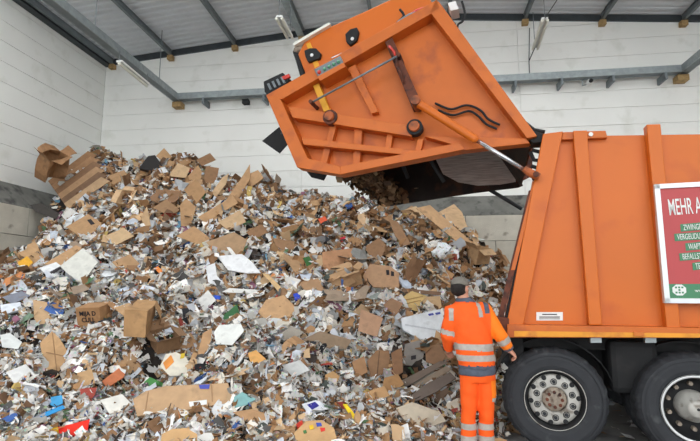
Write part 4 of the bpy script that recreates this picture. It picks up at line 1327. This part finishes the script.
for i in range(3):
    for j in range(3):
        if (i + j) % 2 == 0 or i == 1:
            G().box((q.x - .026 + i * .026, YT - .054, q.z - .024 + j * .024), (.016, .003, .016)).build('emblem_mark', 'poster_green', frame)
q = onY(694, 292, YT - .03)
text('lettering', 'www', .045, (q.x, YT - .051, q.z), RT, 'white_paint', frame)

# ---------------- raised tailgate
TGF = YF - .02
tg_poly = [(536, 139), (436, 3), (269, 97), (298, 167), (341, 174), (462, 150), (529, 142)]
def P3(px, py, Y=None):
    q = onY(px, py, YT)
    return Vector((q.x, YT if Y is None else Y, q.z))
tg = pr('tailgate', tg_poly, 'orange_worn', truck, YT + .15, YT + .17)
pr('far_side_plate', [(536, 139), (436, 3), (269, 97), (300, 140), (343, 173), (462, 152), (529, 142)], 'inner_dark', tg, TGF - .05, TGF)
def skin(name, a, b, m, th=5, y0=YT + .1, y1=TGF):
    A, B = P3(*a), P3(*b)
    d = (B - A).normalized()
    n = Vector((-d.z, 0, d.x)) * .03
    G().prism([Vector((A.x, y0, A.z)), Vector((B.x, y0, B.z)), Vector((B.x, y0, B.z)) + n, Vector((A.x, y0, A.z)) + n], (0, y1 - y0, 0)).build(name, m, tg)
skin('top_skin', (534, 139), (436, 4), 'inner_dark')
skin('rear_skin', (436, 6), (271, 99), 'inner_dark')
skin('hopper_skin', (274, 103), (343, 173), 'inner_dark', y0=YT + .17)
# frame flanges standing proud of the side plate
for nm, poly, m in (('edge_flange', [(436, 1), (440, 4), (537, 137), (527, 139), (430, 13)], 'orange_worn'),
                    ('edge_flange', [(267, 96), (437, 1), (440, 10), (283, 100)], 'orange_worn'),
                    ('edge_flange', [(267, 96), (281, 99), (309, 160), (298, 168)], 'orange_worn'),
                    ('edge_flange', [(298, 168), (309, 159), (341, 167), (341, 175)], 'orange_worn'),
                    ('edge_flange', [(341, 175), (341, 167), (460, 143), (465, 150)], 'orange_worn'),
                    ('lower_flange', [(424, 136), (526, 138), (530, 143), (463, 150), (455, 145)], 'orange_worn'),
                    ('channel', [(289, 107), (410, 126), (412, 137), (293, 118)], 'orange_worn'),
                    ('channel', [(302, 138), (426, 152), (424, 157), (304, 145)], 'orange_worn'),
                    ('stiffener', [(329, 122), (335, 123), (325, 162), (318, 161)], 'orange_worn'),
                    ('stiffener', [(353, 127), (361, 128), (358, 167), (351, 168)], 'orange_worn'),
                    ('stiffener', [(386, 131), (392, 132), (389, 150), (383, 149)], 'orange_worn'),
                    ('stiffener', [(417, 137), (423, 137), (419, 153), (413, 152)], 'orange_worn'),
                    ('stiffener', [(311, 84), (317, 81), (328, 108), (322, 110)], 'yellow_paint'),
                    ('stiffener', [(346, 66), (354, 62), (377, 110), (370, 112)], 'orange_worn'),
                    ('guide_rail', [(385, 42), (392, 37), (422, 104), (412, 108)], 'rust')):
    y0 = YT - (.03 if 'edge' in nm else .02 if nm == 'channel' else .0 if nm == 'guide_rail' else -.01)
    pr(nm, poly, m, tg, y0 + (.05 if nm == 'stiffener' else 0), YT + .16, bevel=.006)
G().tube([P3(312, 105, YT - .06), P3(401, 57, YT - .06)], .013).build('push_rod', 'steel_grey', tg, smooth=True)
for a in ((313, 104), (400, 58)):
    q = P3(*a)
    G().lathe([(0, -.09), (.025, -.09), (.025, .16)], (q.x, YT, q.z), 12).build('rod_pin', 'rust', tg)
for i, (a, b) in enumerate((((392, 54), (398, 69)), ((396, 66), (404, 84)), ((390, 48), (396, 60)))):
    G().tube([P3(*a, YT - .03 - .01 * i), P3((a[0] + b[0]) / 2 + 2, (a[1] + b[1]) / 2, YT - .05), P3(*b, YT - .03)], .016).build('red_hose', ['rust', 'rust', 'lens_red'][i], tg, smooth=True)
# pivots
for (a, b), r in (((331, 118), .06), ((415, 128), .062)):
    q = P3(a, b)
    G().lathe([(r + .03, .06), (r + .03, -.045), (r, -.047)], (q.x, YT, q.z), 28).build('pivot_ring', 'black_rubber' if a > 400 else 'rust', tg)
    G().lathe([(0, -.085), (r * .9, -.085), (r, -.07), (r, -.03)], (q.x, YT, q.z), 28).build('pivot_cap', 'orange_dirty', tg)
# main lifting cylinder
cy = G().tube([P3(421, 108, YT - .13), P3(430, 114, YT - .13), P3(476, 143, YT - .13), P3(478, 144.5, YT - .13)], [.05, .046, .046, .03], 16).build('lift_cylinder', 'orange', tg, smooth=False)
G().tube([P3(475, 142.5, YT - .13), P3(527, 174, YT - .1)], .023, 14).build('piston_rod', 'chrome', cy, smooth=True)
G().tube([P3(523, 171, YT - .11), P3(530, 175.5, YT - .1), P3(538, 178.5, YT - .08)], [.035, .045, .04], 12).build('rod_eye', 'orange_dirty', cy)
q = P3(418, 106)
G().lathe([(0, -.2), (.055, -.2), (.055, .06)], (q.x, YT, q.z), 18).build('cylinder_mount', 'orange_dirty', cy)
q = P3(535, 177)
G().lathe([(0, -.14), (.03, -.14), (.03, .06)], (q.x, YT, q.z), 14).build('rod_pin', 'rust', cy)
def smooth_path(pts, n=6):
    pts = [Vector(p) for p in pts]
    out = []
    for i in range(len(pts) - 1):
        a, b, c_, d = pts[max(i - 1, 0)], pts[i], pts[i + 1], pts[min(i + 2, len(pts) - 1)]
        for k in range(n):
            t = k / n
            out.append(.5 * ((2 * b) + (c_ - a) * t + (2 * a - 5 * b + 4 * c_ - d) * t * t + (3 * b - a - 3 * c_ + d) * t ** 3))
    out.append(pts[-1])
    return out
for p in ([(434, 100), (450, 106), (466, 102), (480, 107), (488, 116), (500, 122)], [(437, 107), (452, 112), (468, 108), (478, 113), (486, 121), (497, 126)]):
    G().tube(smooth_path([P3(a, b, YT + .1) for a, b in p]), .014).build('hydraulic_hose', 'black_rubber', tg, smooth=True)
# signal lamp box
lb = pr('lamp_box', [(316, 72), (342, 58.5), (346, 67), (321, 81)], 'steel_grey', tg, YT - .08, YT + .16, bevel=.01)
pr('lamp_shelf', [(320, 80), (346, 66), (348, 70), (323, 84)], 'orange_worn', tg, YT - .1, YT + .16)
for i, (a, b) in enumerate(((321.5, 75), (327, 72), (331.5, 69.7), (336, 67.3), (340.5, 65))):
    q = P3(a, b)
    G().lathe([(0, -.105), (.02, -.10), (.027 if i == 0 else .022, -.078)], (q.x, YT, q.z), 14).build('lamp', 'lens_red' if i == 0 else 'lens_green', lb, smooth=True)
# lifter housing behind the rear edge, with two lamps, stripe, wiring
lh = pr('lifter_housing', [(299, 31), (323, 18), (363, 0), (420, -27), (437, 6), (304, 80), (291, 46)], 'orange', truck, YT + .22, TGF - .15, bevel=.02)
for poly, ln_ in (([(299, 44), (305, 41.5), (311, 41.5), (316, 47), (315, 52), (303, 56), (300, 50)], (307, 49)), ([(341, 27), (346, 22), (353, 20), (355, 24), (353, 33), (346, 38.5), (342, 35)], (348.5, 32))):
    a = pr('work_lamp', poly, 'black_rubber', lh, YT + .17, YT + .23, bevel=.01)
    q = P3(*ln_)
    G().lathe([(0, .158), (.02, .16), (.024, .172)], (q.x, YT, q.z), 12).build('lens', 'lens_clear', a)
pr('yellow_stripe', [(300, 36), (304, 34), (315, 62), (310, 64)], 'yellow_paint', lh, YT + .21, YT + .23)
pr('top_rim', [(288, 37), (299, 30.5), (325, 15.5), (326, 17.5), (300, 33), (289, 39.5)], 'tube_white', lh, YT + .16, YT + .4)
G().tube(smooth_path([P3(a, b, YT + .3) for a, b in ((287, 40), (291, 52), (295, 66), (299, 76))]), .05).build('corrugated_hose', 'black_rubber', lh, smooth=True)
G().ell(P3(291, 40, YT + .3), (.09, .1, .05)).build('hose_cap', 'hub_rust', lh, smooth=True)
for p, m, r in (([(300, 74), (330, 56), (372, 33)], 'lens_red', .012), ([(328, 54), (350, 44), (372, 31)], 'chrome', .012), ([(390, 22), (397, 16), (402, 10), (398, 4)], 'black_rubber', .016), ([(396, 18), (406, 11), (414, 8)], 'steel_grey', .025), ([(406, 12), (414, 6), (422, 3)], 'lens_red', .02)):
    G().tube(smooth_path([P3(a, b, YT + .12) for a, b in p]), r).build('pipe', m, tg, smooth=True)
# dark tail lamp cluster at the far corner
tc_ = pr('tail_lamp_cluster', [(264, 82), (283, 73), (290, 79), (285, 88), (268, 96), (265, 92)], 'black_rubber', tg, YT - .02, YT + .35, bevel=.01)
for i in range(4):
    pr('lamp_rib', [(268 + i * 4.5, 85 - i * 2.2), (270 + i * 4.5, 84 - i * 2.2), (273 + i * 4.5, 90 - i * 2.2), (271 + i * 4.5, 91 - i * 2.2)], 'steel_grey', tc_, YT - .035, YT)
pr('lens', [(283, 78), (290, 75), (291, 78), (285, 81)], 'lens_red', tc_, YT - .04, YT)
pr('rubber_flap', [(279, 127), (287, 144), (279, 153), (262, 141)], 'black_rubber', tg, YT + .9, YT + .93, Y=YT + .9)
pr('rubber_flap', [(306, 171), (326, 174), (323, 180), (311, 177)], 'black_rubber', tg, YT + .3, YT + .34, Y=YT + .3)
G().tube([onY(281, 134, YT + .915), onY(300, 128, YT + .915)], .02).build('flap_arm', 'steel_dark', tg)
# worn bright patch on the far inner side, hanging bars, far cylinder
wp = [(436, 160), (452, 148), (531, 143), (532, 172), (520, 181), (500, 184.5), (478, 185.5), (458, 182), (443, 174)]
pts = [onY(a, b, TGF - .07) for a, b in wp]
G().prism(pts, (0, .015, 0)).build('wear_plate', 'polished', tg)
pts = [onY(a, b, TGF - .09) for a, b in ((512, 146), (533, 143), (532, 176), (516, 184))]
G().prism(pts, (0, .015, 0)).build('rusty_plate', 'rust', tg)
for a, b in (((431, 161), (444, 182)), ((403, 166), (408, 178))):
    G().tube([onY(*a, 6.4), onY(*b, 6.5)], .028).build('hanging_bar', 'steel_dark', tg)
G().tube([onY(480, 184, YF - .03), onY(522, 209, YF - .03)], .03, 12).build('far_cylinder', 'steel_dark', tg)
# wiring along the hinge side edge
for p, r in (([(440, 6), (446, 14), (452, 20)], .05), ([(446, 12), (452, 24), (458, 32), (466, 41)], .02), ([(461, -6), (464, 6), (462, 14), (457, 18), (456, 26)], .014)):
    G().tube(smooth_path([P3(a, b, YT + .15) for a, b in p]), r).build('wiring', 'black_rubber', tg, smooth=True)
pr('junction_box', [(447, -2), (455, -4), (458, 4), (450, 6)], 'white_paint', tg, YT + .1, YT + .3)
# paper residue stuck in the mouth
n = 1600
t = rng.random(n)
s_ = rng.random(n)
a, b = np.array(P3(343, 174)), np.array(P3(306, 140))
P = np.stack([a[0] + (b[0] - a[0]) * t * .5 + rng.normal(.16, .12, n), YT + .3 + s_ * 1.9, a[2] + (b[2] - a[2]) * t * .5 + rng.normal(.03, .03, n)], 1)
P = np.array([truck_world(p) for p in P])
N = rng.normal(0, 1, (n, 3))
N /= np.linalg.norm(N, axis=1, keepdims=True)
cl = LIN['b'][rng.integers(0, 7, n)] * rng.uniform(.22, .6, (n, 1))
me = sheets_mesh(P, N, rng.uniform(.04, .12, n), rng.uniform(.3, .9, n), cl, np.zeros(n), rng.normal(0, .4, n), np.abs(rng.normal(0, .05, n)), 'paper_residue')
link('paper_residue', me, 'scraps', kind='stuff', label='dark paper residue clinging inside the mouth of the raised tailgate', category='waste paper')

truck.location = truck_world(truck.location)
truck.rotation_euler = (0, 0, -TA)

# ================================================================== the worker
WP = Vector((0.59, 4.98, 0))
worker = empty('person', WP, 'worker in orange high visibility jacket and trousers with grey cap, seen from behind', 'person')
worker.rotation_euler = (0, 0, math.radians(7.6))
def remeshed(g, name, voxel, smooth_it, noise=0.0):
    me = g.mesh(name)
    o = bpy.data.objects.new(name, me)
    COL.objects.link(o)
    r = o.modifiers.new('r', 'REMESH')
    r.mode = 'VOXEL'
    r.voxel_size = voxel
    s = o.modifiers.new('s', 'SMOOTH')
    s.factor = .5
    s.iterations = smooth_it
    dg = bpy.context.evaluated_depsgraph_get()
    out = bpy.data.meshes.new_from_object(o.evaluated_get(dg))
    bpy.data.objects.remove(o)
    bpy.data.meshes.remove(me)
    out.name = name
    if noise:
        k = [(Vector((random.gauss(0, 1), random.gauss(0, 1), random.gauss(0, 1))).normalized() * f_, random.uniform(0, 6.3), a_) for f_, a_ in
             ((18, .5), (24, .5), (31, .5), (40, .4), (52, .35), (66, .25))]
        nr = [v.normal.copy() for v in out.vertices]
        for v, nn in zip(out.vertices, nr):
            d = sum(a_ * math.sin(q.dot(v.co) + ph) for q, ph, a_ in k)
            v.co += nn * d * noise
    out.polygons.foreach_set('use_smooth', [True] * len(out.polygons))
    return out
def wpart(name, me, m, parent=None):
    o = bpy.data.objects.new(name, me)
    COL.objects.link(o)
    o.parent = parent or worker
    if not me.materials:
        me.materials.append(M[m])
    return o
def shell_of(src, test, off, name):
    """thin band lying on a garment where test(centre, normal) holds"""
    me = bpy.data.meshes.new(name)
    vs, fs, mp = [], [], {}
    for p in src.polygons:
        if test(p.center, p.normal):
            q = []
            for i in p.vertices:
                if i not in mp:
                    mp[i] = len(vs)
                    v = src.vertices[i]
                    vs.append(v.co + v.normal * off)
                q.append(mp[i])
            fs.append(q)
    me.from_pydata(vs, [], fs)
    me.update()
    me.polygons.foreach_set('use_smooth', [True] * len(me.polygons))
    return me

HC = Vector((-.13, .015, 1.592))
HR = Matrix.Rotation(math.radians(-52), 3, 'Z')       # face (+Y) turned to the truck
def hp(x, y, z):
    return HC + HR @ Vector((x, y, z))
def hand(g, wrist, dirv, palmn, thumb, curl):
    """palm, four bent fingers of different length and a thumb leaving the side of the palm"""
    d = Vector(dirv).normalized()
    n = Vector(palmn).normalized()
    sd2 = d.cross(n).normalized() * thumb
    w = Vector(wrist)
    R = Matrix((sd2, d, n)).transposed()
    g.ell(w + d * .045, (.040, .052, .017), R)
    for k, (o_, L) in enumerate(((.028, .072), (.009, .080), (-.010, .075), (-.028, .060))):
        b = w + d * .082 + sd2 * o_
        c1 = (d * math.cos(curl) + n * math.sin(curl))
        c2 = (d * math.cos(curl * 2.1) + n * math.sin(curl * 2.1))
        g.tube([b - d * .02, b + d * .012, b + c1 * L * .45, b + c1 * L * .45 + c2 * L * .5], [.010, .0098, .009, .0075], 8)
    b = w + d * .022 + sd2 * .034
    td = (d * .75 + sd2 * .65 + n * .25).normalized()
    g.tube([b - sd2 * .012, b + td * .032, b + td * .034 + (d * .9 + n * .45).normalized() * .028], [.013, .0115, .009], 8)
RW, RE, RS = Vector((.315, -.02, 1.005)), Vector((.232, -.055, 1.135)), Vector((.085, .01, 1.385))
LW, LE, LS = Vector((-.245, .14, .985)), Vector((-.272, .04, 1.13)), Vector((-.222, .01, 1.375))
g = G()
g.rings([(0, 0, .80, .12, .085), (0, 0, .92, .13, .09), (-.03, 0, 1.1, .13, .09), (-.06, 0, 1.3, .145, .09), (-.08, 0, 1.4, .12, .08), (-.095, .005, 1.45, .06, .06), (-.115, .01, 1.53, .055, .058)])
for s_, hx, fx in ((-1, -.085, -.10), (1, .085, .075)):
    g.tube([(hx, 0, .86), (hx, .0, .8), ((hx + fx) / 2, -.005, .47), (fx, .01, .1), (fx, .02, .05)], [.07, .07, .05, .035, .035], 12)
for S_, E_, W_ in ((RS, RE, RW), (LS, LE, LW)):
    g.tube([S_ + Vector((-.03 if S_.x > 0 else .03, 0, 0)), S_, E_, W_, W_ + (W_ - E_).normalized() * .03], [.05, .048, .036, .027, .027], 12)
# head: skull, jaw, nose, ears, lips, brow
g.ell(hp(0, -.012, .035), (.074, .094, .088), HR)
g.ell(hp(0, .028, -.045), (.054, .062, .07), HR)
g.ell(hp(0, .098, -.02), (.013, .018, .022), HR)
g.ell(hp(0, .084, .022), (.05, .014, .010), HR)
for s_ in (-1, 1):
    g.ell(hp(s_ * .077, -.012, -.005), (.010, .02, .033), HR)
g.ell(hp(0, .084, -.065), (.024, .009, .007), HR)
hand(g, RW, (.62, .1, -.62), (-.5, .3, -.5), 1, .75)
hand(g, LW, (.25, .85, -.45), (.4, .1, -.8), -1, .5)
body = wpart('body', remeshed(g, 'body', .0062, 3), 'skin')
for s_ in (-1, 1):
    wpart('eye', G().ell(hp(s_ * .03, .079, .004), (.012, .009, .008), HR).mesh('eye'), 'white_paint', body)
# hair below the cap
g = G()
g.ell(hp(0, -.035, .01), (.08, .083, .085), HR)
wpart('hair', remeshed(g, 'hair', .012, 2, .004), 'hair')
# cap with brim
g = G()
g.ell(hp(0, -.012, .058), (.085, .104, .066), HR)
g.ell(hp(0, -.012, .045), (.087, .106, .025), HR)
cp = remeshed(g, 'cap', .010, 3, .0025)
cap = wpart('cap', cp, 'cap_grey')
g = G()
g.ell(hp(0, .115, .045), (.07, .065, .008), Matrix.Rotation(0, 3, 'Z') @ HR)
wpart('brim', g.mesh('brim'), 'cap_grey', cap)
# jacket: torso and both sleeves, one surface
g = G()
g.rings([(.0, .0, .82, .172, .135), (-.005, .0, .9, .182, .142), (-.02, .0, 1.03, .185, .14), (-.04, .0, 1.16, .19, .14), (-.06, .005, 1.28, .195, .135), (-.075, .005, 1.37, .188, .12), (-.088, .005, 1.425, .15, .10), (-.097, .008, 1.465, .095, .085), (-.108, .01, 1.50, .072, .075)], 28)
for S_, E_, W_ in ((RS, RE, RW), (LS, LE, LW)):
    g.tube([S_ + Vector((-.05 if S_.x > 0 else .05, 0, .01)), S_, (S_ + E_) / 2, E_, (E_ + W_) / 2, W_], [.075, .082, .075, .068, .058, .05], 16)
jm = remeshed(g, 'jacket', .0115, 5, .0042)
jk = wpart('jacket', jm, 'hivis')
torso = lambda c_: -.24 < c_.x < .175 and not (c_.x > .115 and c_.z > 1.10 - (c_.x - .115) * .1 and c_.z > 1.1)
def on_arm(c_, S_, E_, W_):
    for a, b in ((S_, E_), (E_, W_)):
        t = max(0, min(1, (c_ - a).dot(b - a) / (b - a).length_squared))
        if (c_ - (a + (b - a) * t)).length < .092:
            return True
    return False
def arm_t(c_, A, B):
    return (c_ - A).dot(B - A) / (B - A).length_squared
is_r = lambda c_: on_arm(c_, RS, RE, RW) and c_.x > .12 and (c_.z < 1.45)
is_l = lambda c_: on_arm(c_, LS, LE, LW) and c_.x < -.225
for z0, z1 in ((1.0, 1.066), (.90, .958)):
    wpart('reflective_band', shell_of(jm, lambda c_, n_: z0 < c_.z + .02 * c_.x < z1 and -.215 < c_.x < .185 and not (is_r(c_) and c_.x > .19), .004, 'reflective_band'), 'reflective', jk)
wpart('hem', shell_of(jm, lambda c_, n_: c_.z < .862 and -.2 < c_.x < .2, .004, 'hem'), 'workwear_grey', jk)
wpart('collar', shell_of(jm, lambda c_, n_: c_.z > 1.462 and -.2 < c_.x < 0, .004, 'collar'), 'workwear_grey', jk)
wpart('shoulder_band', shell_of(jm, lambda c_, n_: c_.z > 1.32 and .0 < c_.x + (1.42 - c_.z) * -.12 < .042, .004, 'shoulder_band'), 'reflective', jk)
wpart('shoulder_band', shell_of(jm, lambda c_, n_: 1.28 < c_.z < 1.4 and -.27 < c_.x < -.225 and n_.z < .9, .004, 'shoulder_band'), 'reflective', jk)
wpart('shoulder_patch', shell_of(jm, lambda c_, n_: 1.35 < c_.z < 1.46 and .075 < c_.x < .125, .004, 'shoulder_patch'), 'workwear_grey', jk)
wpart('sleeve', shell_of(jm, lambda c_, n_: is_r(c_) and c_.x > .13, .0025, 'sleeve'), 'hivis_lit', jk)  # shell over the right sleeve, its colour lightened as if lit
wpart('sleeve_band', shell_of(jm, lambda c_, n_: is_r(c_) and .12 < arm_t(c_, RE, RW) < .5, .005, 'sleeve_band'), 'reflective', jk)
wpart('sleeve_band', shell_of(jm, lambda c_, n_: on_arm(c_, LS, LE, LW) and c_.x < -.2 and .75 < arm_t(c_, LS, LE) < .95, .005, 'sleeve_band'), 'reflective', jk)
wpart('cuff', shell_of(jm, lambda c_, n_: is_r(c_) and arm_t(c_, RE, RW) > .82, .005, 'cuff'), 'workwear_grey', jk)
# grey jacket tail under the hem, sleeve end
g = G().rings([(.0, .0, .765, .176, .138), (0, 0, .80, .18, .142), (.0, .0, .86, .172, .135)], 28)
wpart('undershirt_tail', remeshed(g, 'undershirt_tail', .012, 2, .004), 'workwear_grey', jk)
# trousers
g = G()
g.rings([(0, 0, .70, .165, .115), (0, 0, .76, .172, .125), (0, 0, .84, .165, .125), (0, 0, .88, .15, .115)], 24)
for hx, fx in ((-.083, -.10), (.083, .070)):
    g.tube([(hx, 0, .78), (hx, .0, .72), (hx, -.005, .6), ((hx + fx) / 2, -.005, .46), (fx, .005, .3), (fx, .01, .2), (fx, .01, .12)], [.09, .09, .084, .076, .073, .072, .070], 18)
tm = remeshed(g, 'trousers', .0115, 4, .0045)
trs = wpart('trousers', tm, 'hivis')
for z0, z1 in ((.262, .319), (.148, .20)):
    for s_ in (-1, 1):
        wpart('reflective_band', shell_of(tm, lambda c_, n_: z0 < c_.z < z1 and (c_.x < -.015) == (s_ < 0), .004, 'reflective_band'), 'reflective', trs)
wpart('pocket', shell_of(tm, lambda c_, n_: .52 < c_.z < .72 and c_.x > .105 and n_.y < .1, .006, 'pocket'), 'hivis_lit', trs)
wpart('pocket_flap', shell_of(tm, lambda c_, n_: .525 < c_.z < .56 and c_.x > .115 and n_.y < .05, .009, 'pocket_flap'), 'reflective', trs)
for fx in (-.10, .070):
    g = G()
    g.tube([(fx, .01, .2), (fx, .01, .1), (fx, .02, .05)], [.058, .056, .055], 14)
    g.ell((fx, .07, .045), (.052, .14, .045))
    b = wpart('boot', remeshed(g, 'boot', .01, 3), 'boot')
    wpart('sole', G().span((fx - .05, -.06, 0), (fx + .05, .2, .022)).mesh('sole'), 'black_rubber', b)
